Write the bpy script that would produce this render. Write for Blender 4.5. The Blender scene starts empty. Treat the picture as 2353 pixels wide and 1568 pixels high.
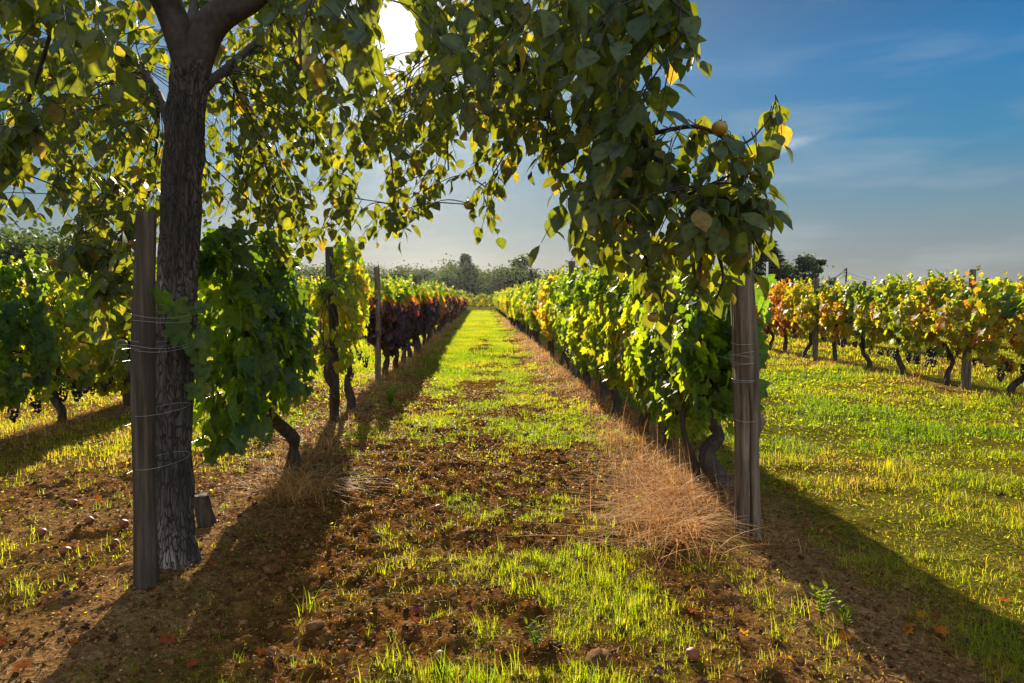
import bpy, math, random
import numpy as np
from mathutils import Vector, Matrix

rng = np.random.default_rng(7)
random.seed(7)
scene = bpy.context.scene
COL = scene.collection

# ------------------------------------------------------------------ camera
CAM_H = 1.5
YAW, PITCH = math.radians(2.59), math.radians(3.79)     # a little to the right, a little down
cam_d = bpy.data.cameras.new('camera')
cam_d.sensor_width = 36.0
cam_d.lens = 24.0
cam_d.clip_start = 0.05
cam_d.clip_end = 9000
cam = bpy.data.objects.new('camera', cam_d)
COL.objects.link(cam)
cam.location = (0, 0, CAM_H)
cam.rotation_euler = (math.pi / 2 - PITCH, 0, -YAW)
scene.camera = cam
CAM_R = np.array(cam.rotation_euler.to_matrix())
FPX = 2352 * 24 / 36


def at(px, py, depth):
    """Point at distance `depth` along the rows (world Y) seen at photo position px, py (2352 wide)."""
    d = CAM_R @ np.array([(px - 1176) / FPX, -(py - 784) / FPX, -1.0])
    return np.array([0, 0, CAM_H]) + d * (depth / d[1])


def to_px(p):
    q = (p - np.array([0, 0, CAM_H])) @ CAM_R
    w = np.maximum(-q[:, 2], 1e-3)
    return np.stack([1176 + FPX * q[:, 0] / w, 784 - FPX * q[:, 1] / w], 1)


# ------------------------------------------------------------------ sun and sky
SUN_DIR = at(917, 62, 10.0) - np.array([0, 0, CAM_H])
SUN_DIR = SUN_DIR / np.linalg.norm(SUN_DIR)
SUN_EL = math.asin(SUN_DIR[2])
SUN_AZ = math.atan2(SUN_DIR[0], SUN_DIR[1])              # from +Y towards +X

sun_d = bpy.data.lights.new('sun', 'SUN')
sun_d.energy = 5.0
sun_d.angle = math.radians(0.5)
sun_d.color = (1.0, 0.86, 0.62)
sun = bpy.data.objects.new('sun', sun_d)
COL.objects.link(sun)
sun.rotation_euler = Vector(SUN_DIR).to_track_quat('Z', 'Y').to_euler()

world = bpy.data.worlds.new('World')
scene.world = world
world.use_nodes = True
wn, wl = world.node_tree.nodes, world.node_tree.links
wn.clear()


def wnode(t, **kw):
    n = wn.new(t)
    for k, v in kw.items():
        setattr(n, k, v)
    return n


def wmath(op, a, b=None, clamp=False):
    n = wnode('ShaderNodeMath', operation=op, use_clamp=clamp)
    for i, v in enumerate((a, b)):
        if v is None:
            continue
        if isinstance(v, (int, float)):
            n.inputs[i].default_value = v
        else:
            wl.new(v, n.inputs[i])
    return n.outputs[0]


def wmix(mode, fac, a, b):
    n = wnode('ShaderNodeMix', data_type='RGBA', blend_type=mode)
    for s, v in ((n.inputs[0], fac), (n.inputs[6], a), (n.inputs[7], b)):
        if isinstance(v, (int, float)):
            s.default_value = v
        elif isinstance(v, tuple):
            s.default_value = v
        else:
            wl.new(v, s)
    return n.outputs[2]


sky = wnode('ShaderNodeTexSky', sky_type='NISHITA', sun_disc=False, sun_elevation=SUN_EL, sun_rotation=SUN_AZ,
            altitude=100, air_density=1.0, dust_density=1.2, ozone_density=2.0)
geo = wnode('ShaderNodeTexCoord')
sep = wnode('ShaderNodeSeparateXYZ')
wl.new(geo.outputs['Generated'], sep.inputs[0])
dot = wnode('ShaderNodeVectorMath', operation='DOT_PRODUCT')
wl.new(geo.outputs['Generated'], dot.inputs[0])
dot.inputs[1].default_value = tuple(SUN_DIR)
cosang = wmath('MINIMUM', dot.outputs['Value'], 0.9999999)
ang = wmath('ARCCOSINE', cosang)                           # angle from the sun
elev = sep.outputs['Z']

SKY_STRENGTH = 0.1
nis = wnode('ShaderNodeVectorMath', operation='SCALE')
wl.new(sky.outputs[0], nis.inputs[0])
nis.inputs['Scale'].default_value = SKY_STRENGTH
# clear blue away from the sun, milky towards the horizon and the sun
ramp = wnode('ShaderNodeValToRGB')
wl.new(wmath('MAXIMUM', elev, 0.0), ramp.inputs[0])
cr = ramp.color_ramp
cr.elements[0].position = 0.0
cr.elements[0].color = (.125, .128, .125, 1)
cr.elements[1].position = 1.0
cr.elements[1].color = (.002, .03, .12, 1)
for p, c in ((.05, (.115, .135, .142)), (.11, (.075, .128, .162)), (.19, (.016, .106, .195)), (.29, (.000, .082, .205)), (.40, (.000, .042, .125)), (.55, (.002, .045, .16))):
    e = cr.elements.new(p)
    e.color = (*c, 1)
# streaky thin cloud
mp = wnode('ShaderNodeMapping')
mp.inputs['Scale'].default_value = (2.2, 2.2, 13.0)
mp.inputs['Rotation'].default_value = (0.10, 0.16, 0)
wl.new(geo.outputs['Generated'], mp.inputs[0])
cl = wnode('ShaderNodeTexNoise')
cl.inputs['Scale'].default_value = 1.6
cl.inputs['Detail'].default_value = 6
cl.inputs['Roughness'].default_value = 0.55
wl.new(mp.outputs[0], cl.inputs['Vector'])
clr = wnode('ShaderNodeMapRange', interpolation_type='SMOOTHSTEP')
clr.inputs['From Min'].default_value = 0.46
clr.inputs['From Max'].default_value = 0.72
wl.new(cl.outputs[0], clr.inputs[0])
low = wmath('SUBTRACT', 1.0, wmath('MULTIPLY', elev, 1.9), True)
cloud = wmath('MULTIPLY', wmath('MULTIPLY', clr.outputs[0], low), 0.40)
base = wmix('MIX', cloud, ramp.outputs[0], (.24, .26, .27, 1))
# milky glare of the air round the sun
g1 = wmath('EXPONENT', wmath('MULTIPLY', ang, -3.6))
g2 = wmath('EXPONENT', wmath('MULTIPLY', ang, -22.0))
base = wmix('MIX', wmath('MULTIPLY', g1, .75, True), base, (.185, .21, .215, 1))
glow = wmath('MULTIPLY', g2, .75)
base = wmix('ADD', glow, base, (1.0, .95, .86, 1))
# one small wisp
wd = at(1815, 332, 10.0) - np.array([0, 0, CAM_H])
wd = wd / np.linalg.norm(wd)
wx = np.cross(wd, [0, 0, 1]); wx /= np.linalg.norm(wx)
wy = np.cross(wx, wd)
ca, sa = math.cos(.22), math.sin(.22)
ux, uy = wx * ca + wy * sa, -wx * sa + wy * ca


def wdot(v):
    n = wnode('ShaderNodeVectorMath', operation='DOT_PRODUCT')
    wl.new(geo.outputs['Generated'], n.inputs[0])
    n.inputs[1].default_value = tuple(v)
    return n.outputs['Value']


cn = wnode('ShaderNodeTexNoise')
cn.inputs['Scale'].default_value = 60
cn.inputs['Detail'].default_value = 4
wl.new(geo.outputs['Generated'], cn.inputs['Vector'])
jit = wmath('MULTIPLY', wmath('SUBTRACT', cn.outputs[0], .5), .02)
wu = wmath('DIVIDE', wdot(ux), .026)
wv = wmath('DIVIDE', wmath('ADD', wdot(uy), jit), .0058)
r2 = wmath('ADD', wmath('MULTIPLY', wu, wu), wmath('MULTIPLY', wv, wv))
wisp = wmath('MULTIPLY', wmath('EXPONENT', wmath('MULTIPLY', r2, -1.0)), wmath('GREATER_THAN', wdot(wd), 0.5))
base = wmix('MIX', wmath('MULTIPLY', wisp, .32), base, (.42, .42, .42, 1))
# physically based sky carries part of the light
both = wmix('MIX', 0.03, base, nis.outputs[0])
# added fill light: unseen sky overhead and behind the camera brightened to lift shadows
def smooth(v, a, b):
    n = wnode('ShaderNodeMapRange', interpolation_type='SMOOTHSTEP')
    n.inputs['From Min'].default_value = a
    n.inputs['From Max'].default_value = b
    wl.new(v, n.inputs[0])
    return n.outputs[0]


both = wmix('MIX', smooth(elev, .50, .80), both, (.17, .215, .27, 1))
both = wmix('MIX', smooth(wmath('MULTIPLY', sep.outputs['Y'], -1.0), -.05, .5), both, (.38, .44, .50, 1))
# the sun's disc with the bright air close round it
disc = wnode('ShaderNodeMapRange', interpolation_type='SMOOTHSTEP')
disc.inputs['From Min'].default_value = math.radians(1.7)
disc.inputs['From Max'].default_value = math.radians(.8)
wl.new(ang, disc.inputs[0])
both = wmix('ADD', wmath('MULTIPLY', disc.outputs[0], 6.0), both, (1.0, .97, .9, 1))
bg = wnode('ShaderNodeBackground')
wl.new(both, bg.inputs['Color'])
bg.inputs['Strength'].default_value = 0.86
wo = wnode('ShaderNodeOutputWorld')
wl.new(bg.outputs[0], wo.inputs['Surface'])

scene.view_settings.view_transform = 'Standard'
scene.view_settings.look = 'None'
scene.view_settings.gamma = 1.0
scene.view_settings.use_curve_mapping = False
scene.view_settings.exposure = 1.32
scene.cycles.max_bounces = 8
scene.cycles.transmission_bounces = 6
scene.cycles.diffuse_bounces = 3
scene.cycles.transparent_max_bounces = 8

# ------------------------------------------------------------------ helpers


def setp(o, label=None, cat=None, group=None, kind=None):
    if label: o['label'] = label
    if cat: o['category'] = cat
    if group: o['group'] = group
    if kind: o['kind'] = kind
    return o


def empty(name, loc=(0, 0, 0), rz=0.0):
    o = bpy.data.objects.new(name, None)
    o.empty_display_size = .2
    o.location = loc
    o.rotation_euler = (0, 0, rz)
    COL.objects.link(o)
    return o


class Geo:
    def __init__(self):
        self.v, self.f, self.t, self.n = [], [], [], 0

    def add(self, v, faces, tint=0.5):
        v = np.asarray(v, float).reshape(-1, 3)
        if not isinstance(faces, (list, tuple)):
            faces = [faces]
        for f in faces:
            f = np.asarray(f, int)
            if f.size:
                self.f.append(f + self.n)
        self.t.append(np.broadcast_to(np.asarray(tint, float), (len(v),)).copy())
        self.v.append(v)
        self.n += len(v)
        return self

    def scatter(self, tv, tf, pos, rot, scale, tint, vt=None):
        n, k = len(pos), len(tv)
        if n == 0:
            return
        scale = np.asarray(scale, float)
        if scale.ndim == 1:
            scale = scale[:, None]
        loc = tv[None, :, :] * scale[:, None, :]
        v = np.einsum('nij,nkj->nki', rot, loc) + pos[:, None, :]
        off = (np.arange(n) * k)[:, None, None]
        fs = []
        for f in (tf if isinstance(tf, (list, tuple)) else [tf]):
            f = np.asarray(f)
            fs.append((f[None] + off).reshape(-1, f.shape[1]))
        tt = np.repeat(np.broadcast_to(tint, (n,)), k)
        if vt is not None:
            tt = np.clip(tt + np.tile(vt, n), 0, 1)
        self.add(v.reshape(-1, 3), fs, tt)

    def mesh(self, name, smooth=True):
        me = bpy.data.meshes.new(name)
        v = np.concatenate(self.v) if self.v else np.zeros((0, 3))
        loops = np.concatenate([f.ravel() for f in self.f])
        tot = np.concatenate([np.full(len(f), f.shape[1]) for f in self.f])
        start = np.concatenate([[0], np.cumsum(tot)[:-1]])
        me.vertices.add(len(v))
        me.vertices.foreach_set('co', v.astype(np.float32).ravel())
        me.loops.add(len(loops))
        me.loops.foreach_set('vertex_index', loops.astype(np.int32))
        me.polygons.add(len(tot))
        me.polygons.foreach_set('loop_start', start.astype(np.int32))
        me.polygons.foreach_set('loop_total', tot.astype(np.int32))
        me.polygons.foreach_set('use_smooth', np.full(len(tot), bool(smooth)))
        at_ = me.attributes.new('tint', 'FLOAT', 'POINT')
        at_.data.foreach_set('value', np.concatenate(self.t).astype(np.float32))
        me.update(calc_edges=True)
        me.validate()
        return me


def put(name, mesh, mat=None, parent=None, loc=(0, 0, 0)):
    o = bpy.data.objects.new(name, mesh)
    if mat and not mesh.materials:
        mesh.materials.append(mat)
    o.location = loc
    o.parent = parent
    COL.objects.link(o)
    return o


def norm(a):
    return a / np.maximum(np.linalg.norm(a, axis=-1, keepdims=True), 1e-9)


def frames(a, n):
    """rotation matrices with local X along a, local Z close to n"""
    a = norm(a)
    y = norm(np.cross(n, a))
    z = np.cross(a, y)
    return np.stack([a, y, z], -1)


_lat = np.random.default_rng(3).random((256, 256))


def vnoise(x, y):
    xi, yi = np.floor(x).astype(int), np.floor(y).astype(int)
    fx, fy = x - xi, y - yi
    fx, fy = fx * fx * (3 - 2 * fx), fy * fy * (3 - 2 * fy)
    a, b = _lat[xi & 255, yi & 255], _lat[(xi + 1) & 255, yi & 255]
    c, d = _lat[xi & 255, (yi + 1) & 255], _lat[(xi + 1) & 255, (yi + 1) & 255]
    return (a * (1 - fx) + b * fx) * (1 - fy) + (c * (1 - fx) + d * fx) * fy


def fbm(x, y, o=4, g=.5):
    s, a, t = 0, 1, 0
    for i in range(o):
        s = s + a * vnoise(x * 2 ** i + 17.3 * i, y * 2 ** i + 9.1 * i)
        t += a
        a *= g
    return s / t


def smooth_path(pts, n):
    """Catmull-Rom through pts"""
    P = np.asarray(pts, float)
    P = np.vstack([2 * P[0] - P[1], P, 2 * P[-1] - P[-2]])
    m = len(P) - 3
    u = np.linspace(0, m - 1e-6, n)
    i = u.astype(int)
    t = (u - i)[:, None]
    p0, p1, p2, p3 = P[i], P[i + 1], P[i + 2], P[i + 3]
    return .5 * (2 * p1 + (p2 - p0) * t + (2 * p0 - 5 * p1 + 4 * p2 - p3) * t * t + (3 * p1 - p0 - 3 * p2 + p3) * t ** 3)


def tube(geo, path, rad, segs=8, tint=.5, disp=None, caps=True):
    p = np.asarray(path, float)
    n = len(p)
    rad = np.broadcast_to(np.asarray(rad, float), (n,))
    tg = norm(np.gradient(p, axis=0))
    ref = np.array([1.0, 0, 0]) if abs(tg[0][0]) < .8 else np.array([0, 1.0, 0])
    u = np.zeros_like(p)
    u[0] = norm(ref - tg[0] * ref.dot(tg[0]))
    for i in range(1, n):
        w = u[i - 1] - tg[i] * u[i - 1].dot(tg[i])
        u[i] = norm(w)
    w = np.cross(tg, u)
    th = np.linspace(0, 2 * math.pi, segs, endpoint=False)
    r = rad[:, None] * np.ones(segs)[None]
    if disp is not None:
        r = r + disp(np.arange(n)[:, None] / max(n - 1, 1), th[None, :], p)
    v = p[:, None] + r[..., None] * (np.cos(th)[None, :, None] * u[:, None] + np.sin(th)[None, :, None] * w[:, None])
    i, j = np.meshgrid(np.arange(n - 1), np.arange(segs), indexing='ij')
    j2 = (j + 1) % segs
    f = np.stack([i * segs + j, i * segs + j2, (i + 1) * segs + j2, (i + 1) * segs + j], -1).reshape(-1, 4)
    V = v.reshape(-1, 3)
    fs = [f]
    if caps:
        V = np.vstack([V, p[0], p[-1]])
        c0, c1 = n * segs, n * segs + 1
        k = np.arange(segs)
        k2 = (k + 1) % segs
        fs.append(np.vstack([np.stack([np.full(segs, c0), k2, k], 1), np.stack([np.full(segs, c1), (n - 1) * segs + k, (n - 1) * segs + k2], 1)]))
    geo.add(V, fs, tint)


def ico(sub=1):
    t = (1 + 5 ** .5) / 2
    v = [(-1, t, 0), (1, t, 0), (-1, -t, 0), (1, -t, 0), (0, -1, t), (0, 1, t), (0, -1, -t), (0, 1, -t), (t, 0, -1), (t, 0, 1), (-t, 0, -1), (-t, 0, 1)]
    f = [(0, 11, 5), (0, 5, 1), (0, 1, 7), (0, 7, 10), (0, 10, 11), (1, 5, 9), (5, 11, 4), (11, 10, 2), (10, 7, 6), (7, 1, 8), (3, 9, 4), (3, 4, 2), (3, 2, 6), (3, 6, 8), (3, 8, 9), (4, 9, 5), (2, 4, 11), (6, 2, 10), (8, 6, 7), (9, 8, 1)]
    v = [np.array(a) / np.linalg.norm(a) for a in v]
    for _ in range(sub):
        mid, nf = {}, []

        def m(a, b):
            k = (min(a, b), max(a, b))
            if k not in mid:
                q = v[a] + v[b]
                v.append(q / np.linalg.norm(q))
                mid[k] = len(v) - 1
            return mid[k]
        for a, b, c in f:
            ab, bc, ca_ = m(a, b), m(b, c), m(c, a)
            nf += [(a, ab, ca_), (b, bc, ab), (c, ca_, bc), (ab, bc, ca_)]
        f = nf
    return np.array(v), np.array(f)


ICO0, ICO1, ICO2 = ico(0), ico(1), ico(2)


def rand_rot(n):
    q = norm(rng.normal(size=(n, 4)))
    w, x, y, z = q.T
    return np.stack([np.stack([1 - 2 * (y * y + z * z), 2 * (x * y - w * z), 2 * (x * z + w * y)], -1),
                     np.stack([2 * (x * y + w * z), 1 - 2 * (x * x + z * z), 2 * (y * z - w * x)], -1),
                     np.stack([2 * (x * z - w * y), 2 * (y * z + w * x), 1 - 2 * (x * x + y * y)], -1)], -2)


# ------------------------------------------------------------------ materials


def new_mat(name):
    m = bpy.data.materials.new(name)
    m.use_nodes = True
    m.node_tree.nodes.clear()
    return m, m.node_tree.nodes, m.node_tree.links


def nd(N, t, **kw):
    n = N.new(t)
    for k, v in kw.items():
        setattr(n, k, v)
    return n


def ramp_node(N, stops, interp='LINEAR'):
    r = nd(N, 'ShaderNodeValToRGB')
    e = r.color_ramp.elements
    r.color_ramp.interpolation = interp
    e[0].position, e[0].color = stops[0][0], (*stops[0][1], 1)
    e[1].position, e[1].color = stops[-1][0], (*stops[-1][1], 1)
    for p, c in stops[1:-1]:
        k = e.new(p)
        k.color = (*c, 1)
    return r


def mathn(N, L, op, a, b, clamp=False):
    n = nd(N, 'ShaderNodeMath', operation=op, use_clamp=clamp)
    for i, v in enumerate((a, b)):
        if isinstance(v, (int, float)):
            n.inputs[i].default_value = v
        else:
            L.new(v, n.inputs[i])
    return n.outputs[0]


def leaf_mat(name, refl, trans, rough=.45, spec=.4, by_object=False, noise=0.0, mixf=.5, bump=0.0):
    m, N, L = new_mat(name)
    a = nd(N, 'ShaderNodeAttribute', attribute_name='tint')
    fac = a.outputs['Fac']
    if by_object:
        oi = nd(N, 'ShaderNodeObjectInfo')
        s = nd(N, 'ShaderNodeSeparateColor')
        L.new(oi.outputs['Color'], s.inputs[0])
        spread = mathn(N, L, 'MULTIPLY', mathn(N, L, 'SUBTRACT', fac, .5), s.outputs[1])
        fac = mathn(N, L, 'ADD', s.outputs[0], spread)
    if noise:
        g = nd(N, 'ShaderNodeNewGeometry')
        nz = nd(N, 'ShaderNodeTexNoise')
        nz.inputs['Scale'].default_value = 1.7
        nz.inputs['Detail'].default_value = 1
        L.new(g.outputs['Position'], nz.inputs['Vector'])
        fac = mathn(N, L, 'ADD', fac, mathn(N, L, 'MULTIPLY', mathn(N, L, 'SUBTRACT', nz.outputs[0], .5), noise), True)
    r1, r2 = ramp_node(N, refl), ramp_node(N, trans)
    L.new(fac, r1.inputs[0])
    L.new(fac, r2.inputs[0])
    g2 = nd(N, 'ShaderNodeNewGeometry')
    mo = nd(N, 'ShaderNodeTexNoise')
    mo.inputs['Scale'].default_value = 34
    mo.inputs['Detail'].default_value = 4
    L.new(g2.outputs['Position'], mo.inputs['Vector'])
    mr = ramp_node(N, [(.30, (.42, .36, .30)), (.46, (.95, .95, .95)), (.72, (1.25, 1.2, 1.1))])
    L.new(mo.outputs[0], mr.inputs[0])
    m1 = nd(N, 'ShaderNodeMix', data_type='RGBA', blend_type='MULTIPLY')
    m1.inputs[0].default_value = 1.0
    L.new(r1.outputs[0], m1.inputs[6])
    L.new(mr.outputs[0], m1.inputs[7])
    m2_ = nd(N, 'ShaderNodeMix', data_type='RGBA', blend_type='MULTIPLY')
    m2_.inputs[0].default_value = .8
    L.new(r2.outputs[0], m2_.inputs[6])
    L.new(mr.outputs[0], m2_.inputs[7])
    p = nd(N, 'ShaderNodeBsdfPrincipled')
    L.new(m1.outputs[2], p.inputs['Base Color'])
    p.inputs['Roughness'].default_value = rough
    p.inputs['Specular IOR Level'].default_value = spec
    t = nd(N, 'ShaderNodeBsdfTranslucent')
    L.new(m2_.outputs[2], t.inputs['Color'])
    if bump:
        tc = nd(N, 'ShaderNodeTexCoord')
        nb = nd(N, 'ShaderNodeTexNoise')
        nb.inputs['Scale'].default_value = 60
        L.new(tc.outputs['Object'], nb.inputs['Vector'])
        bp = nd(N, 'ShaderNodeBump')
        bp.inputs['Strength'].default_value = bump
        bp.inputs['Distance'].default_value = .01
        L.new(nb.outputs[0], bp.inputs['Height'])
        L.new(bp.outputs[0], p.inputs['Normal'])
    mx = nd(N, 'ShaderNodeMixShader')
    mx.inputs[0].default_value = mixf
    L.new(p.outputs[0], mx.inputs[1])
    L.new(t.outputs[0], mx.inputs[2])
    o = nd(N, 'ShaderNodeOutputMaterial')
    L.new(mx.outputs[0], o.inputs[0])
    return m


M = {}
M['kaki_leaf'] = leaf_mat('persimmon_leaf', [(0, (.052, .082, .050)), (.5, (.075, .115, .055)), (.85, (.11, .145, .05)), (1, (.24, .16, .04))],
                          [(0, (.12, .17, .008)), (.5, (.26, .30, .012)), (.85, (.50, .46, .016)), (1, (.62, .38, .03))], rough=.5, spec=.4, mixf=.5, bump=.25)
G_REFL = [(0, (.040, .088, .046)), (.3, (.065, .125, .032)), (.48, (.15, .18, .025)), (.6, (.38, .27, .02)), (.74, (.42, .13, .02)), (.88, (.24, .05, .03)), (1, (.06, .035, .045))]
G_TRAN = [(0, (.16, .32, .010)), (.3, (.44, .58, .012)), (.48, (.74, .72, .015)), (.6, (.92, .60, .015)), (.74, (.80, .26, .02)), (.88, (.50, .08, .03)), (1, (.09, .04, .045))]
M['vine_leaf'] = leaf_mat('vine_leaf', G_REFL, G_TRAN, rough=.5, spec=.4, by_object=True, noise=.5, mixf=.56, bump=.2)
M['grass'] = leaf_mat('grass_blade', [(0, (.05, .10, .008)), (.5, (.14, .17, .010)), (.8, (.28, .22, .02)), (1, (.40, .25, .07))],
                      [(0, (.28, .48, .006)), (.5, (.66, .70, .010)), (.8, (.82, .64, .03)), (1, (.74, .44, .12))], rough=.55, spec=.2, mixf=.58)
M['straw'] = leaf_mat('dry_straw', [(0, (.22, .080, .02)), (.5, (.50, .24, .070)), (1, (.72, .46, .19))],
                      [(0, (.32, .11, .02)), (.5, (.64, .30, .07)), (1, (.85, .55, .22))], rough=.6, spec=.12, mixf=.4)
M['far_leaf'] = leaf_mat('tree_leaf', [(0, (.022, .045, .020)), (.5, (.035, .065, .025)), (1, (.06, .09, .025))],
                         [(0, (.05, .09, .02)), (.5, (.09, .14, .02)), (1, (.18, .22, .025))], rough=.6, spec=.2, mixf=.4)


def solid_mat(name, stops, scale=8.0, rough=.8, spec=.3, bump=.3, dist=.01, stretch=(1, 1, 1), detail=6, voronoi=None, tint=False, coord='Object'):
    m, N, L = new_mat(name)
    tc = nd(N, 'ShaderNodeTexCoord')
    mp_ = nd(N, 'ShaderNodeMapping')
    mp_.inputs['Scale'].default_value = stretch
    if coord == 'Position':
        g = nd(N, 'ShaderNodeNewGeometry')
        L.new(g.outputs['Position'], mp_.inputs[0])
    else:
        L.new(tc.outputs[coord], mp_.inputs[0])
    nz = nd(N, 'ShaderNodeTexNoise')
    nz.inputs['Scale'].default_value = scale
    nz.inputs['Detail'].default_value = detail
    nz.inputs['Roughness'].default_value = .62
    L.new(mp_.outputs[0], nz.inputs['Vector'])
    fac = nz.outputs[0]
    if tint:
        a = nd(N, 'ShaderNodeAttribute', attribute_name='tint')
        fac = mathn(N, L, 'ADD', fac, mathn(N, L, 'MULTIPLY', mathn(N, L, 'SUBTRACT', a.outputs['Fac'], .5), .6), True)
    r = ramp_node(N, stops)
    L.new(fac, r.inputs[0])
    p = nd(N, 'ShaderNodeBsdfPrincipled')
    p.inputs['Roughness'].default_value = rough
    p.inputs['Specular IOR Level'].default_value = spec
    col, hgt = r.outputs[0], nz.outputs[0]
    if voronoi:
        vs, vst, dark = voronoi
        m2 = nd(N, 'ShaderNodeMapping')
        m2.inputs['Scale'].default_value = vst
        L.new(tc.outputs[coord], m2.inputs[0])
        wob = nd(N, 'ShaderNodeTexNoise')
        wob.inputs['Scale'].default_value = 14
        L.new(m2.outputs[0], wob.inputs['Vector'])
        ad = nd(N, 'ShaderNodeMix', data_type='RGBA', blend_type='LINEAR_LIGHT')
        ad.inputs[0].default_value = .06
        L.new(m2.outputs[0], ad.inputs[6])
        L.new(wob.outputs['Color'], ad.inputs[7])
        vo = nd(N, 'ShaderNodeTexVoronoi', feature='DISTANCE_TO_EDGE')
        vo.inputs['Scale'].default_value = vs
        L.new(ad.outputs[2], vo.inputs['Vector'])
        ms = nd(N, 'ShaderNodeMapRange', interpolation_type='SMOOTHSTEP')
        ms.inputs['From Min'].default_value = .02
        ms.inputs['From Max'].default_value = .12
        L.new(vo.outputs['Distance'], ms.inputs[0])
        mx = nd(N, 'ShaderNodeMix', data_type='RGBA')
        mx.inputs[6].default_value = (*dark, 1)
        L.new(ms.outputs[0], mx.inputs[0])
        L.new(col, mx.inputs[7])
        col = mx.outputs[2]
        hgt = mathn(N, L, 'ADD', mathn(N, L, 'MULTIPLY', ms.outputs[0], 1.0), mathn(N, L, 'MULTIPLY', hgt, .5))
    L.new(col, p.inputs['Base Color'])
    if bump:
        b = nd(N, 'ShaderNodeBump')
        b.inputs['Strength'].default_value = bump
        b.inputs['Distance'].default_value = dist
        L.new(hgt, b.inputs['Height'])
        L.new(b.outputs[0], p.inputs['Normal'])
    o = nd(N, 'ShaderNodeOutputMaterial')
    L.new(p.outputs[0], o.inputs[0])
    return m


M['kaki_bark'] = solid_mat('persimmon_bark', [(.3, (.035, .027, .023)), (.52, (.085, .066, .056)), (.62, (.14, .11, .095)), (.72, (.36, .29, .26))], scale=4, rough=.85, bump=.9, dist=.012,
                           stretch=(1, 1, .5), voronoi=(46, (1, 1, .26), (.045, .036, .030)))
M['branch_bark'] = solid_mat('branch_bark', [(.3, (.03, .022, .018)), (.7, (.09, .065, .05))], scale=20, rough=.85, bump=.5)
M['vine_bark'] = solid_mat('vine_bark', [(.25, (.022, .016, .012)), (.55, (.07, .05, .036)), (.8, (.15, .11, .08))], scale=9, rough=.9, bump=1.0, dist=.02, stretch=(3, 3, .6))
M['post_wood'] = solid_mat('weathered_post_wood', [(.30, (.045, .032, .02)), (.5, (.15, .105, .068)), (.70, (.30, .22, .155))], scale=7, rough=.85, bump=1.0, dist=.012, stretch=(4.5, 4.5, .35))
M['dark_post'] = solid_mat('dark_post_wood', [(.25, (.024, .016, .010)), (.5, (.062, .044, .030)), (.75, (.14, .105, .073))], scale=6, rough=.85, bump=.6, dist=.006, stretch=(6, 6, .35))
M['soil_clod'] = solid_mat('soil_clod', [(.25, (.05, .022, .008)), (.5, (.12, .055, .018)), (.8, (.25, .13, .05))], scale=20, rough=.95, spec=.1, bump=.8, dist=.01, tint=True, coord='Position')
M['grape'] = solid_mat('grape_skin', [(.3, (.006, .005, .012)), (.6, (.018, .016, .035)), (.8, (.05, .05, .08))], scale=30, rough=.4, spec=.4, bump=0)
M['fruit'] = solid_mat('persimmon_skin', [(.2, (.24, .22, .035)), (.5, (.38, .22, .025)), (.8, (.42, .13, .02))], scale=6, rough=.3, spec=.5, bump=0, coord='Position', detail=1)
M['old_fruit'] = solid_mat('fallen_persimmon_skin', [(.3, (.07, .025, .015)), (.5, (.22, .06, .02)), (.8, (.38, .12, .03))], scale=14, rough=.5, spec=.4, bump=.2)
M['calyx'] = solid_mat('persimmon_calyx', [(.3, (.05, .06, .02)), (.7, (.12, .10, .04))], scale=30, rough=.7, bump=0)
M['wire'] = solid_mat('galvanised_wire', [(.3, (.24, .23, .22)), (.7, (.42, .41, .39))], scale=20, rough=.35, spec=.8, bump=0)
M['concrete'] = solid_mat('pale_concrete', [(.3, (.55, .55, .53)), (.7, (.72, .72, .70))], scale=4, rough=.8, bump=.1)
M['pole'] = solid_mat('dark_pole_wood', [(.3, (.03, .027, .024)), (.7, (.07, .06, .05))], scale=4, rough=.8, bump=.2)

# ------------------------------------------------------------------ ground
ROW_L, ROW_R, ROW_L2, ROW_R2, ROW_R3 = -1.69, 1.69, -4.75, 7.6, 11.2
ROW_END = 73.0


def bump1(x, c, w):
    return np.exp(-((x - c) / w) ** 2)


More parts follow.
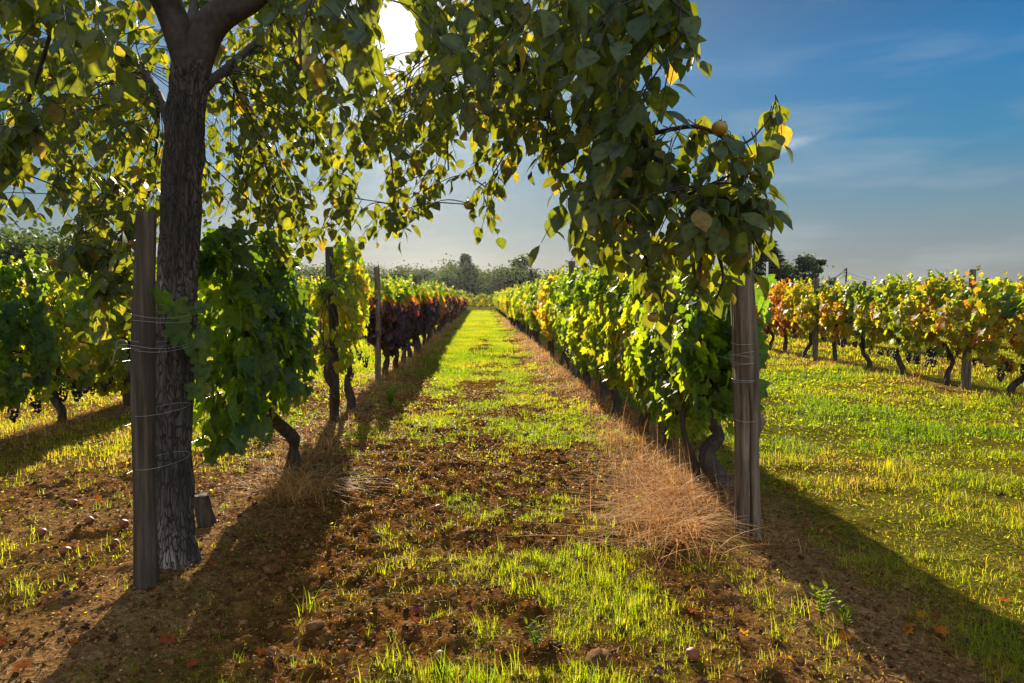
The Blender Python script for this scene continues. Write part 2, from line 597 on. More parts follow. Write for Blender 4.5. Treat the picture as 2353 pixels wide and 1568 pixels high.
def zones(x, y):
    """green grass cover, straw cover (0..1) at ground points"""
    n1 = fbm(x * .55 + 5, y * .55 + 3, 4)
    n2 = fbm(x * 1.7 + 31, y * 1.7 + 11, 3)
    n3 = fbm(x * 5.1 + 3, y * 5.1 + 21, 2)
    far = np.clip((y - 6) / 9, 0, 1)
    rows = sum(bump1(x, c, .42) for c in (ROW_L, ROW_R, ROW_L2, ROW_R2, ROW_R3))
    rows = np.clip(rows, 0, 1)
    # alley
    strip = bump1(x, -.62, .42) + .55 * bump1(x, .75, .35) * far
    alley = np.where(np.abs(x) < 1.6, 1.0, 0.0)
    g_cut = .30 * (1 / (1 + np.exp((x + .25) / .12))) * np.clip((7.5 - y) / 2, 0, 1)
    vfar = np.clip((y - 14) / 12, 0, 1)
    strip = bump1(x, -.60, .32) + .5 * bump1(x, .55, .22)
    g_al = np.clip(.17 + .05 * far + .26 * vfar * bump1(x, -.25, .85) + strip * (.12 + .85 * far) + (n1 - .5) * 1.2 + (n2 - .5) * 1.6 + (n3 - .5) * .9 - g_cut, 0, 1)
    nearpatch = (bump1(x, .45, .55) * bump1(y, 3.3, .7) * .75 + bump1(x, -.15, .45) * bump1(y, 2.5, .4) * .55) * np.clip((n2 - .40) * 3 + (n3 - .45) * 3, 0, 1)
    g_al = np.clip(g_al + nearpatch, 0, 1)
    g_md = np.clip(.92 + (n1 - .5) * .9, 0, 1)                # meadow on the right
    g_lf = np.clip(.45 + .35 * np.clip((y - 5) / 3, 0, 1) + (n1 - .5) * 2.4, 0, 1)
    right = 1 / (1 + np.exp(-(x - 2.15) / .16))
    left = 1 / (1 + np.exp((x + 1.5) / .12))
    g = g_al * (1 - right) * (1 - left) + g_md * right + g_lf * left
    st = np.clip(rows * (.95 + (n2 - .5)), 0, 1)
    st = np.maximum(st, left * np.clip(.55 + (n2 - .45) * 2.2, 0, 1) * np.clip(1.4 - y / 8, .15, 1))
    g = g * (1 - .75 * rows)
    return np.clip(g, 0, 1), np.clip(st, 0, 1)


def height(x, y):
    h = .05 * (bump1(x, ROW_L, .38) + bump1(x, ROW_R, .38) + bump1(x, ROW_L2, .38) + bump1(x, ROW_R2, .38))
    near = np.clip(1.15 - y / 22, .0, 1)
    g, s = zones(x, y)
    soil = np.clip(1 - g - .3 * s, .15, 1)
    cl_ = fbm(x * 9, y * 9, 4, .65)
    h = h + near * (.035 * (fbm(x * 1.2 + 3, y * 1.2, 3) - .5) + soil * .075 * (np.maximum(cl_ - .42, 0) * 2.0) ** 1.2)
    h = h + near * .06 * np.clip((x - 2) / .6, 0, 1) * (fbm(x * 1.6 + 9, y * 1.6 + 4, 3) - .5)
    h = h - .012 * bump1(x, -.62, .3) - .012 * bump1(x, .72, .3)
    return h


def axis(lo, hi, d, grow, far_lo, far_hi):
    mid = np.arange(lo, hi + d / 2, d)
    a, s, x = [], d, lo
    while x > far_lo:
        s *= grow
        x -= s
        a.append(x)
    b, s, x = [], d, hi
    while x < far_hi:
        s *= grow
        x += s
        b.append(x)
    return np.concatenate([a[::-1], mid, b])


gx = axis(-3.2, 4.2, .026, 1.06, -800, 800)
gy = axis(1.6, 8.5, .026, 1.045, -100, 850)
X, Y = np.meshgrid(gx, gy)
Z = height(X, Y)
g = Geo()
nx, ny = len(gx), len(gy)
ii, jj = np.meshgrid(np.arange(ny - 1), np.arange(nx - 1), indexing='ij')
gf = np.stack([ii * nx + jj, ii * nx + jj + 1, (ii + 1) * nx + jj + 1, (ii + 1) * nx + jj], -1).reshape(-1, 4)
zg, zs = zones(X, Y)
zg = np.where(Y > 62, .9, zg)
zs = np.where(Y > 62, 0, zs)
g.add(np.stack([X, Y, Z], -1).reshape(-1, 3), [gf], zg.ravel())
gme = g.mesh('ground')
sa_ = gme.attributes.new('straw', 'FLOAT', 'POINT')
sa_.data.foreach_set('value', zs.ravel().astype(np.float32))
m, N, L = new_mat('ground_soil')
ge = nd(N, 'ShaderNodeNewGeometry')
n1 = nd(N, 'ShaderNodeTexNoise')
n1.inputs['Scale'].default_value = 9
n1.inputs['Detail'].default_value = 8
n1.inputs['Roughness'].default_value = .68
L.new(ge.outputs['Position'], n1.inputs['Vector'])
n2 = nd(N, 'ShaderNodeTexNoise')
n2.inputs['Scale'].default_value = 42
n2.inputs['Detail'].default_value = 5
L.new(ge.outputs['Position'], n2.inputs['Vector'])
soil = ramp_node(N, [(.32, (.035, .015, .005)), (.5, (.115, .050, .013)), (.70, (.24, .118, .036))])
L.new(n1.outputs[0], soil.inputs[0])
grs = ramp_node(N, [(.3, (.035, .045, .008)), (.5, (.10, .105, .012)), (.72, (.23, .19, .025))])
L.new(n2.outputs[0], grs.inputs[0])
stw = ramp_node(N, [(.3, (.11, .055, .025)), (.5, (.25, .14, .065)), (.72, (.42, .27, .15))])
L.new(n2.outputs[0], stw.inputs[0])
a1 = nd(N, 'ShaderNodeAttribute', attribute_name='tint')
a2 = nd(N, 'ShaderNodeAttribute', attribute_name='straw')
mx1 = nd(N, 'ShaderNodeMix', data_type='RGBA')
L.new(mathn(N, L, 'MULTIPLY', a2.outputs['Fac'], .7), mx1.inputs[0])
L.new(soil.outputs[0], mx1.inputs[6])
L.new(stw.outputs[0], mx1.inputs[7])
mx2 = nd(N, 'ShaderNodeMix', data_type='RGBA')
L.new(mathn(N, L, 'MULTIPLY', a1.outputs['Fac'], .75), mx2.inputs[0])
L.new(mx1.outputs[2], mx2.inputs[6])
L.new(grs.outputs[0], mx2.inputs[7])
p = nd(N, 'ShaderNodeBsdfPrincipled')
p.inputs['Roughness'].default_value = 1.0
p.inputs['Specular IOR Level'].default_value = .0
L.new(mx2.outputs[2], p.inputs['Base Color'])
bm_ = nd(N, 'ShaderNodeBump')
bm_.inputs['Strength'].default_value = 1.0
bm_.inputs['Distance'].default_value = .05
L.new(mathn(N, L, 'ADD', n1.outputs[0], mathn(N, L, 'MULTIPLY', n2.outputs[0], .5)), bm_.inputs['Height'])
L.new(bm_.outputs[0], p.inputs['Normal'])
o_ = nd(N, 'ShaderNodeOutputMaterial')
L.new(p.outputs[0], o_.inputs[0])
setp(put('ground', gme, m), 'brown vineyard soil with a grassy track between the vine rows', 'ground', kind='structure')


def gz(x, y):
    return height(np.asarray(x, float), np.asarray(y, float))


# ------------------------------------------------------------------ grass
def blades(geo, x, y, hgt, wid, lean, tint, segs=3, z=None):
    """curved tapering blades"""
    n = len(x)
    z = gz(x, y) if z is None else z
    az = rng.uniform(0, 2 * math.pi, n)
    d = np.stack([np.cos(az), np.sin(az), np.zeros(n)], 1)
    s = np.stack([-np.sin(az + rng.normal(0, .5, n)), np.cos(az), np.zeros(n)], 1)
    t = np.linspace(0, 1, segs + 1)
    base = np.stack([x, y, z - .004], 1)
    V = np.zeros((n, 2 * segs + 1, 3))
    for k, tt in enumerate(t):
        c = base + d * (lean * hgt * tt ** 1.8)[:, None]
        c[:, 2] += hgt * tt * (1 - .35 * lean * tt)
        if k < segs:
            w = (wid * (1 - .75 * tt) / 2)[:, None]
            V[:, 2 * k] = c - s * w
            V[:, 2 * k + 1] = c + s * w
        else:
            V[:, 2 * segs] = c
    q = np.array([[2 * k, 2 * k + 1, 2 * k + 3, 2 * k + 2] for k in range(segs - 1)]).reshape(-1, 4)
    tr = np.array([[2 * segs - 2, 2 * segs - 1, 2 * segs]])
    off = (np.arange(n) * (2 * segs + 1))[:, None, None]
    fs = [(tr[None] + off).reshape(-1, 3)]
    if len(q):
        fs.append((q[None] + off).reshape(-1, 4))
    geo.add(V.reshape(-1, 3), fs, np.repeat(tint, 2 * segs + 1))


def tufts(geo, cx, cy, per, spread, h, w, lean, tint, tvar=.18):
    n = len(cx)
    r = np.abs(rng.normal(0, 1, n * per)) * np.repeat(spread, per)
    a = rng.uniform(0, 2 * math.pi, n * per)
    x, y = np.repeat(cx, per) + r * np.cos(a), np.repeat(cy, per) + r * np.sin(a)
    blades(geo, x, y, np.repeat(h, per) * rng.uniform(.45, 1.15, n * per), np.repeat(w, per), rng.uniform(.15, lean, n * per),
           np.clip(np.repeat(tint, per) + rng.normal(0, tvar, n * per), 0, 1))


def sample(x0, x1, y0, y1, n, power=1.0):
    """points, denser towards y0"""
    u = rng.random(n)
    yy = (y0 ** (1 - power) + u * (y1 ** (1 - power) - y0 ** (1 - power))) ** (1 / (1 - power)) if power != 1 else y0 * (y1 / y0) ** u
    return rng.uniform(x0, x1, n), yy


def flat_leaves(geo, x, y, n, size, tint):
    az = rng.uniform(0, 2 * math.pi, n)
    a = np.stack([np.cos(az), np.sin(az), rng.normal(.25, .35, n)], 1)
    nr = np.stack([rng.normal(0, .6, n), rng.normal(0, .6, n), np.ones(n)], 1)
    v = np.array([(0, 0, 0), (.45, -.32, .03), (.45, .32, .03), (1, 0, -.08)])
    sz = size * rng.uniform(.6, 1.7, n) * np.clip(y / 4.5, .8, 2.5)
    geo.scatter(v, np.array([[0, 1, 2], [1, 3, 2]]), np.stack([x, y, gz(x, y) + rng.uniform(.004, .03, n)], 1), frames(a, nr), sz, np.clip(rng.normal(tint, .2, n), 0, 1))


# right meadow
G = Geo()
x, y = sample(1.95, 7.6, 2.4, 34, 26000, 1.0)
keep = rng.random(len(x)) < -.15 + 2.2 * np.clip(fbm(x * 2.3 + 5, y * 2.3 + 17, 3) - .12, 0, 1)
x, y = x[keep], y[keep]
pt = fbm(x * .7 + 50, y * .7 + 7, 4)
p2 = fbm(x * 2.3 + 5, y * 2.3 + 17, 3)
sc_ = np.clip(y / 5, .8, 5)
tufts(G, x, y, 9, .055 * sc_ ** .6, (.016 + .26 * np.clip(p2 - .38, 0, 1) + .03 * rng.random(len(x)) ** 2) * np.clip(sc_ ** .25, 1, 1.5), .0045 * sc_, 2.2, np.clip(.34 + (pt - .45) * 1.6 + (p2 - .5) * -.9, 0, .95), .22)
n = 16000
x, y = sample(2.0, 7.0, 2.4, 14, n)
flat_leaves(G, x, y, n, .018, .25)
x, y = sample(7.6, 22, 7, 60, 7000, 1.0)
pt = fbm(x * .7 + 50, y * .7 + 7, 4)
tufts(G, x, y, 7, .12 + 0 * x, .08 + .06 * rng.random(len(x)), .004 * np.clip(y / 5, 1, 6), 1.0, np.clip(.2 + (pt - .36) * 1.8, 0, .9))
setp(put('meadow_grass', G.mesh('meadow_grass'), M['grass']), 'short bright sunlit grass filling the wide strip right of the big post', 'grass', kind='stuff')

# alley
G = Geo()
x, y = sample(-1.55, 1.6, 2.2, 74, 30000, 1.0)
zg_ = zones(x, y)[0]
keep = rng.random(len(x)) < np.clip(zg_ * 1.25 - .12, .02, 1)
x, y, zg_ = x[keep], y[keep], zg_[keep]
sc_ = np.clip(y / 5, .7, 8)
pt = fbm(x * .9 + 80, y * .9 + 2, 3)
tufts(G, x, y, 8, .028 * sc_ ** .6, (.035 + .05 * rng.random(len(x))) * np.clip(sc_ ** .2, .9, 1.3), .0038 * sc_, 1.0, np.clip(.28 + (pt - .5) * 1.4, 0, .9))
x, y = sample(-.9, 1.5, 2.3, 5.0, 260)                        # taller fresh tufts close by
keep = rng.random(len(x)) < zones(x, y)[0]
x, y = x[keep], y[keep]
tufts(G, x, y, 14, .03 + 0 * x, .09 + .07 * rng.random(len(x)), .0042 + 0 * x, .8, np.clip(.22 + rng.normal(0, .12, len(x)), 0, 1))
n = 52000
x, y = sample(-1.6, 1.7, 2.1, 16, n)
keep = rng.random(n) < .20 + .8 * zones(x, y)[0]
x, y = x[keep], y[keep]
n = len(x)
blades(G, x, y, rng.uniform(.012, .055, n), .0030 * np.clip(y / 4, .8, 2.5), rng.uniform(.3, 2.4, n), np.clip(rng.normal(.5, .28, n), 0, 1))
n = 14000
x, y = sample(-1.6, 1.7, 2.1, 14, n)
keep = rng.random(n) < .12 + .9 * zones(x, y)[0]
flat_leaves(G, x[keep], y[keep], int(keep.sum()), .014, .4)
setp(put('track_grass', G.mesh('track_grass'), M['grass']), 'patchy green grass on the track between the two vine rows', 'grass', kind='stuff')

# left of the left row
G = Geo()
x, y = sample(-7.5, -1.35, 3.2, 40, 17000, 1.0)
zg_ = zones(x, y)[0]
keep = rng.random(len(x)) < np.clip(zg_ * 1.2 - .1, .03, 1)
x, y = x[keep], y[keep]
sc_ = np.clip(y / 5, .8, 6)
pt = fbm(x * .8 + 20, y * .8 + 40, 3)
tufts(G, x, y, 9, .045 * sc_ ** .6, (.05 + .05 * rng.random(len(x))) * np.clip(sc_ ** .2, 1, 1.4), .004 * sc_, 1.0, np.clip(.34 + (pt - .5) * 1.8, 0, .95))
n = 14000
x, y = sample(-6, -1.4, 3.0, 13, n)
keep = rng.random(n) < .15 + .9 * zones(x, y)[0]
flat_leaves(G, x[keep], y[keep], int(keep.sum()), .016, .45)
setp(put('verge_grass', G.mesh('verge_grass'), M['grass']), 'yellow green grass patches left of the big tree', 'grass', kind='stuff')

# dry grass along the rows: long bent stalks
G = Geo()
for c, y0, y1, n in ((ROW_R, 3.6, 9.5, 230), (ROW_R, 9.5, 45, 700), (ROW_L, 4.6, 9, 70), (ROW_L, 9, 45, 500), (ROW_R2, 8, 30, 300), (ROW_L2, 6, 30, 200)):
    x, y = sample(0, 1, y0, y1, n)
    x = c + rng.normal(0, .20, n) + (-.20 if c == ROW_R else .05)
    keep = fbm(x * 1.3 + 3, y * .8 + c, 3) > (.46 if c != ROW_R else .42)
    x, y = x[keep], y[keep]
    n = len(x)
    s = np.clip(y / 5, .8, 4)
    tall = .10 + .16 * rng.random(n)
    tufts(G, x, y, 9, .08 * s ** .4, tall, .0042 * s, 2.6, np.clip(rng.normal(.55, .2, n), 0, 1), .25)
# the thick mat round the right post
def mat_blades(cx, cy, sx, sy, n, h0, h1):
    x, y = rng.normal(cx, sx, n), rng.normal(cy, sy, n)
    ok_ = ~((x > 1.30) & (y < 4.02)) & ~((x > 1.42) & (y < 4.3))
    x, y = x[ok_], y[ok_]
    n = len(x)
    if n == 0:
        return
    blades(G, x, y, rng.uniform(h0, h1, n), rng.uniform(.0035, .0070, n), rng.uniform(.9, 2.7, n), rng.uniform(.05, 1.0, n) ** .8, segs=5, z=gz(x, y) + rng.uniform(0, .07, n))


for cx_, cy_, sx_, sy_, n_ in ((1.30, 4.15, .16, .20, 1500), (1.42, 4.75, .16, .28, 1500), (1.15, 4.55, .12, .2, 600), (1.30, 5.5, .15, .3, 420), (1.12, 3.95, .14, .14, 500), (1.36, 6.6, .14, .4, 220)):
    mat_blades(cx_, cy_, sx_, sy_, int(n_ * .45), .10, .34)
mat_blades(-1.36, 4.95, .12, .14, 330, .10, .30)
# a few upright seed stalks
n = 60
x, y = rng.normal(1.42, .2, n), rng.uniform(4.2, 7.2, n)
blades(G, x, y, rng.uniform(.3, .5, n), .004 + 0 * x, rng.uniform(.1, .35, n), np.clip(rng.normal(.6, .2, n), 0, 1), segs=4)
setp(put('dry_grass', G.mesh('dry_grass'), M['straw']), 'tangled straw coloured dead grass along the feet of the vine rows', 'dry grass', kind='stuff')

# loose straw and dead leaves lying about
G = Geo()
n = 30000
x, y = sample(-7, 2.0, 2.2, 13, n)
keep = rng.random(n) < .22 + .8 * zones(x, y)[1]
x, y = x[keep], y[keep]
n = len(x)
az = rng.uniform(0, math.pi * 2, n)
a = np.stack([np.cos(az), np.sin(az), rng.normal(.08, .16, n)], 1)
R_ = frames(a, np.stack([rng.normal(0, .4, n), rng.normal(0, .4, n), np.ones(n)], 1))
qv = np.array([(0, -.5, 0), (0, .5, 0), (1, .5, 0), (1, -.5, 0)], float)
ln = rng.uniform(.015, .075, n) * np.clip(y / 5, .7, 1.5)
G.scatter(qv, np.array([[0, 1, 2, 3]]), np.stack([x, y, gz(x, y) + .008], 1), R_, np.stack([ln, .0030 * np.clip(y / 4, .8, 2), np.ones(n)], 1), np.clip(rng.normal(.3, .22, n), 0, 1))
n = 26000
x, y = sample(-6, 1.9, 2.1, 11, n)
keep = rng.random(n) > zones(x, y)[0] * .8
flat_leaves(G, x[keep], y[keep], int(keep.sum()), .012, .3)
setp(put('straw_litter', G.mesh('straw_litter'), M['straw']), 'loose dry straw and stalks scattered over the brown soil', 'straw', kind='stuff')

# crumbly soil
G = Geo()
n = 26000
x, y = sample(-4.5, 2.2, 2.1, 11, n)
keep = rng.random(n) > zones(x, y)[0] * .9
x, y = x[keep], y[keep]
n = len(x)
s = .003 + .014 * rng.random(n) ** 5 + .0004 * np.clip(y - 4, 0, 6)
R_ = rand_rot(n)
S = s[:, None] * rng.uniform(.7, 1.3, (n, 3))
tv = ICO1[0] * (1 + .22 * np.random.default_rng(2).normal(size=(len(ICO1[0]), 1)))
G.scatter(tv, ICO1[1], np.stack([x, y, gz(x, y) + s * .05], 1), R_, S, rng.random(n))
setp(put('soil_crumbs', G.mesh('soil_crumbs', False), M['soil_clod']), 'small crumbs of ploughed soil lying on the track', 'soil', kind='stuff')


def clod_mesh(seed):
    r = np.random.default_rng(seed)
    v, f = ICO2
    v = v.copy()
    for _ in range(9):
        d = norm(r.normal(size=3))
        v = v * (1 + .22 * r.normal() * np.exp(-((v @ d - 1) / .5) ** 2))[:, None]
    v = v * (1 + .11 * r.normal(size=(len(v), 1)))
    v[:, 2] *= .62
    return Geo().add(v, [f], .5).mesh('soil_clod', True)


CL = [clod_mesh(i) for i in range(4)]
for i, (px, py, s, lab) in enumerate(((628, 1322, .062, 'round grey brown clod in the shade right of the trunk foot'), (1372, 1546, .085, 'big flat clod at the bottom edge below the tall grass tufts'),
                                      (728, 1465, .05, 'lumpy brown clod left of the shaded furrow'), (1415, 1205, .07, 'dark clod half hidden at the edge of the straw mat'),
                                      (868, 1245, .04, 'small dark clod beside the reddish fruit on the track'), (620, 1512, .045, 'reddish clod near the bottom edge right of the trunk shadow'),
                                      (1085, 1470, .045, 'brown clod lying in the middle of the track close to the camera'), (545, 1440, .04, 'clod on the edge of the dark trunk shadow'),
                                      (690, 1300, .035, 'smaller clod just right of the round grey brown one'))):
    dep = CAM_H * FPX / (py - 680)
    q = at(px, py, dep)
    o = put('soil_clod', CL[i % 4], M['soil_clod'], loc=(q[0], q[1], float(gz(q[0], q[1])) + s * .1))
    s *= .75
    o.scale = (s, s * .9, s * .9)
    o.rotation_euler = (0, 0, i * 1.7)
    setp(o, lab, 'clod', 'large clods of soil')

# ------------------------------------------------------------------ leaf shapes


def kaki_leaf():
    st = [(0, .0), (.12, .13), (.30, .27), (.50, .30), (.70, .23), (.87, .10), (1.0, 0)]
    v, f = [], []
    for t, w in st:
        zc = -.16 * t * t
        v += [(t, -w, zc + .35 * w * w + .10 * w), (t, 0, zc), (t, w, zc + .35 * w * w + .10 * w)]
    for k in range(len(st) - 1):
        b = 3 * k
        f += [(b, b + 3, b + 4, b + 1), (b + 1, b + 4, b + 5, b + 2)]
    return np.array(v, float), np.array(f)


def vine_leaf(detail=True):
    # radius of the lobed outline by angle from the tip lobe
    key = [(0, 1.0), (12, .80), (24, .66), (30, .60), (38, .72), (52, .93), (64, .80), (78, .56), (90, .66), (108, .76), (124, .64), (140, .50), (158, .46), (172, .18)]
    if not detail:
        key = [(0, 1.0), (28, .62), (52, .92), (80, .58), (108, .74), (145, .48), (172, .16)]
    pts = [(a, r) for a, r in key] + [(-a, r) for a, r in key[:0:-1]]
    v = [(0.0, 0, 0)]
    for k, (a, r) in enumerate(pts):
        q = math.radians(a)
        rr = r * (1 + (.05 if k % 2 else -.03) * detail)
        xx, yy = rr * math.cos(q), rr * math.sin(q)
        v.append((xx, yy, .16 * abs(yy) - .20 * max(xx, 0) ** 2 + .05 * math.cos(3 * q)))
    n = len(pts)
    f = [(0, 1 + k, 1 + (k + 1) % n) for k in range(n)]
    v = np.array(v)
    v[:, 0] += .12
    return v * .72, np.array(f)


KL, VL, VLS = kaki_leaf(), vine_leaf(True), vine_leaf(False)
VT = np.full(len(VL[0]), -.03)
VT[0] = .09

# ------------------------------------------------------------------ grapevines


def vine_foliage(seed, half=.72, z0=.52, z1=1.62, hw=.27, n=800, size=.125, tmpl=VL, shoots=8, bottom=.25, low=0.0, ragged=.5, sd=.14, top=.9, knee=.62):
    r = np.random.default_rng(seed)
    g = Geo()
    y = r.uniform(-half, half, n * 2)
    zt = z1 + ragged * .35 * (vnoise(y * 2.2 + seed * 7.1, y * 0 + seed) - .5) * 2
    zb = z0 + bottom * (vnoise(y * 2.7 + seed * 3.3 + 40, y * 0 + seed + 9) - .4)
    u = r.random(n * 2) ** .85
    z = zb + (zt - zb) * u
    prof = np.sin(np.clip(u, .04, .97) * math.pi) ** .45
    side = np.where(r.random(n * 2) < .5, -1, 1)
    x = side * hw * prof * np.clip(1 - np.abs(r.normal(0, .38, n * 2)), -.2, 1.25) * (.75 + .5 * vnoise(y * 3 + seed, z * 3 + 5))
    hole = vnoise(y * 4.1 + 3 * seed, z * 4.1 + side * 7) * .6 + vnoise(y * 3.3 + 7 * seed + 50, z * 3.3 + 20) * .4
    k = np.where(hole > .36)[0][:n]
    x, y, z, side, u = x[k], y[k], z[k], side[k], u[k]
    n = len(k)
    nr = np.stack([side * .85 + r.normal(0, .42, n), r.normal(0, .5, n), .30 + r.normal(0, .35, n) + .5 * (u > .9)], 1)
    nr = norm(nr)
    dn = np.stack([r.normal(0, .45, n) + .25 * side, r.normal(0, .55, n), -np.ones(n)], 1)
    a = dn - nr * np.sum(dn * nr, 1, keepdims=True)
    sz = size * r.uniform(.55, 1.2, n)
    g.scatter(tmpl[0], tmpl[1], np.stack([x, y, z], 1), frames(a, nr), sz, np.clip(r.normal(.52, sd, n) - top * np.maximum(u - knee, 0), 0, 1), VT if len(tmpl[0]) == len(VL[0]) else None)
    # shoots above
    for _ in range(shoots):
        y0, x0 = r.uniform(-half, half), r.normal(0, hw * .4)
        L_ = r.uniform(.15, .5)
        zz = z1 - .1
        dx, dy = r.normal(0, .25), r.normal(0, .45)
        m = int(5 + L_ * 16)
        t = np.linspace(0, 1, m)
        P = np.stack([x0 + dx * L_ * t, y0 + dy * L_ * t ** 1.5, zz + L_ * (t - .25 * t * t)], 1)
        nr = norm(np.stack([r.normal(0, .8, m), r.normal(0, .8, m), .5 + r.random(m)], 1))
        dn = np.stack([r.normal(0, .8, m), r.normal(0, .8, m), -.6 * np.ones(m)], 1)
        a = dn - nr * np.sum(dn * nr, 1, keepdims=True)
        g.scatter(tmpl[0], tmpl[1], P, frames(a, nr), size * r.uniform(.35, .8, m) * (1 - .45 * t), np.clip(r.normal(.42 if top < 1 else .12, min(.15, sd * 1.3), m), 0, 1))
    return g


def extra_leaves(g, pts, size, seed, cane=True):
    """a few single leaves on a short cane"""
    r = np.random.default_rng(seed)
    P = np.array(pts, float)
    n = len(P)
    nr = norm(np.stack([r.normal(0, .35, n), -np.ones(n), .25 + r.normal(0, .3, n)], 1))
    dn = np.stack([r.normal(0, .5, n), r.normal(0, .3, n), -np.ones(n)], 1)
    a = dn - nr * np.sum(dn * nr, 1, keepdims=True)
    g.scatter(VL[0], VL[1], P, frames(a, nr), size * r.uniform(.7, 1.25, n), np.clip(r.normal(.5, .2, n), 0, 1), VT)
    if cane:
        tube(g, smooth_path(P[np.argsort(P[:, 2])][::2], 20), .0028, 5, .9)
    return g


def vine_trunk(seed, lean=0.0, thick=.036, hgt=.82, half=.7, canes=True, curve=None):
    r = np.random.default_rng(seed + 100)
    g = Geo()
    if curve is None:
        k = 5
        zz = np.linspace(-.06, hgt, k)
        P = np.stack([r.normal(0, .045, k), np.cumsum(r.normal(lean * .18, .045, k)) - .0, zz], 1)
        P[0, :2] = 0
        P[1, :2] *= .4
    else:
        P = np.array(curve, float)
    path = smooth_path(P, 34)
    t = np.linspace(0, 1, 34)
    rad = thick * (1.55 - .75 * t + .5 * np.exp(-t * 12) + .45 * np.exp(-((t - 1) / .14) ** 2))
    ph = r.uniform(0, 6, 4)

    def dsp(u, th, p):
        return thick * (.28 * np.sin(2 * th + 7 * u + ph[0]) + .20 * np.sin(3 * th - 11 * u + ph[1]) + .22 * np.sin(th + 15 * u + ph[2]) + .16 * np.sin(6 * th + 5 * u + ph[3]) + .7 * (fbm(th * 3 + seed, u * 14, 3) - .5))
    tube(g, path, rad, 12, .5, dsp)
    top = path[-1]
    if canes:
        for s in (-1, 1):
            Q = smooth_path([top + [0, 0, -.03], top + [0, s * .12, .07], top + [0, s * .4, .08], top + [.02, s * half, .02]], 10)
            tube(g, Q, np.linspace(thick * .62, thick * .22, 10), 7)
        for _ in range(7):
            y0 = top[1] + r.uniform(-half, half) * .9
            Q = smooth_path([(top[0], y0, top[2] + .05), (r.normal(0, .06), y0 + r.normal(0, .08), 1.15), (r.normal(0, .12), y0 + r.normal(0, .16), 1.5), (r.normal(0, .2), y0 + r.normal(0, .2), 1.7)], 9)
            tube(g, Q, np.linspace(.006, .003, 9), 5)
    return g.mesh('vine_trunk')


def bunch_mesh(seed):
    r = np.random.default_rng(seed + 500)
    g = Geo()
    n = 46
    t = r.random(n) ** .8
    rad = .045 * (1 - t) ** .6 + .008
    a = r.uniform(0, 6.283, n)
    P = np.stack([rad * np.cos(a) * r.uniform(.6, 1, n), rad * np.sin(a) * r.uniform(.6, 1, n), -.015 - .15 * t], 1)
    g.scatter(ICO1[0], ICO1[1], P, rand_rot(n), r.uniform(.0088, .0115, n), r.random(n))
    tube(g, [(0, 0, .05), (0.004, 0, .01), (0, 0, -.1)], .002, 5)
    return g.mesh('grape_bunch')


BUNCH = [bunch_mesh(i) for i in range(3)]
NEAR_F = [vine_foliage(i, n=720, size=.125, ragged=.9, shoots=10, bottom=.4).mesh('vine_foliage') for i in range(5)]
MID_F = [vine_foliage(20 + i, n=520, size=.145, tmpl=VLS, ragged=.9, bottom=.4, shoots=9).mesh('vine_foliage') for i in range(4)]
FAR_F = [vine_foliage(40 + i, n=330, size=.20, tmpl=VLS, shoots=4).mesh('vine_foliage') for i in range(4)]
PUR_F = [vine_foliage(60 + i, n=620, size=.14, tmpl=VL, ragged=.9, bottom=.4, shoots=9, sd=.055, top=1.7, knee=.66).mesh('vine_foliage') for i in range(3)]
PUR_FAR = [vine_foliage(65 + i, n=330, size=.20, tmpl=VLS, shoots=5, sd=.06, top=1.7, knee=.66).mesh('vine_foliage') for i in range(3)]
TRK = [vine_trunk(i, lean=(-1) ** i * .16, thick=.031) for i in range(7)]
for me in NEAR_F + MID_F + FAR_F + PUR_F + PUR_FAR: me.materials.append(M['vine_leaf'])


def make_vine(x, y, amount, spread, label, group, fol=None, trk=None, bunches=0, sz=1.0, rz=None, fz=0.0, vy=0.0, bz=.62, fx=0.0):
    i = random.randrange(1000)
    dist = math.hypot(x, y)
    if fol is None:
        fol = (NEAR_F if dist < 12 else MID_F if dist < 28 else FAR_F)
        fol = fol[i % len(fol)]
    trk = trk or TRK[i % len(TRK)]
    if rz is None:
        rz = (math.pi if i % 2 else 0.0) + random.gauss(0, .04)
    root = empty('grapevine', (x, y, float(gz(x, y))), rz)
    setp(root, label, 'grapevine', group)
    o = put('trunk', trk, M['vine_bark'], root)
    f = put('foliage', fol, M['vine_leaf'], root, (fx, vy, fz))
    f.scale = (1, 1, sz)
    f.color = (amount, spread, 0, 1)
    for b in range(bunches):
        q = put('grape_bunch', BUNCH[b % 3], M['grape'], root, (random.gauss(0, .14), random.uniform(-.62, .62) + vy, random.uniform(bz, bz + .22)))
        q.rotation_euler = (random.gauss(0, .12), random.gauss(0, .12), random.uniform(0, 6))
        q.scale = [random.uniform(.85, 1.35)] * 3
    return root


# --- right row, from the big post back
# the first vine: twisted twin trunk right behind the post
tw = Geo()
P1 = smooth_path([(.10, -.30, -.05), (.03, -.16, .10), (-.06, -.02, .28), (.05, .02, .42), (-.05, 0, .56), (-.08, 0, .72), (-.04, .02, .86)], 34)
ph_ = (0.3, 1.7, 2.9)
tube(tw, P1, .052 * (1.2 - .5 * np.linspace(0, 1, 34)), 14, .5, lambda u, th, p: .012 * np.sin(2 * th + 9 * u) + .010 * np.sin(3 * th - 16 * u) + .009 * np.sin(th + 23 * u))
P2 = smooth_path([(-.10, .02, -.05), (-.13, .0, .2), (-.22, -.02, .42), (-.22, 0, .62), (-.14, .05, .9)], 22)
tube(tw, P2, np.linspace(.026, .018, 22), 9, .5, lambda u, th, p: .005 * np.sin(2 * th + 9 * u) + .004 * np.sin(3 * th - 12 * u))
for s in (-1, 1):
    tube(tw, smooth_path([(-.06, 0, .84), (0, s * .2, .92), (0, s * .7, .9)], 8), np.linspace(.022, .01, 8), 7)
right_specs = []
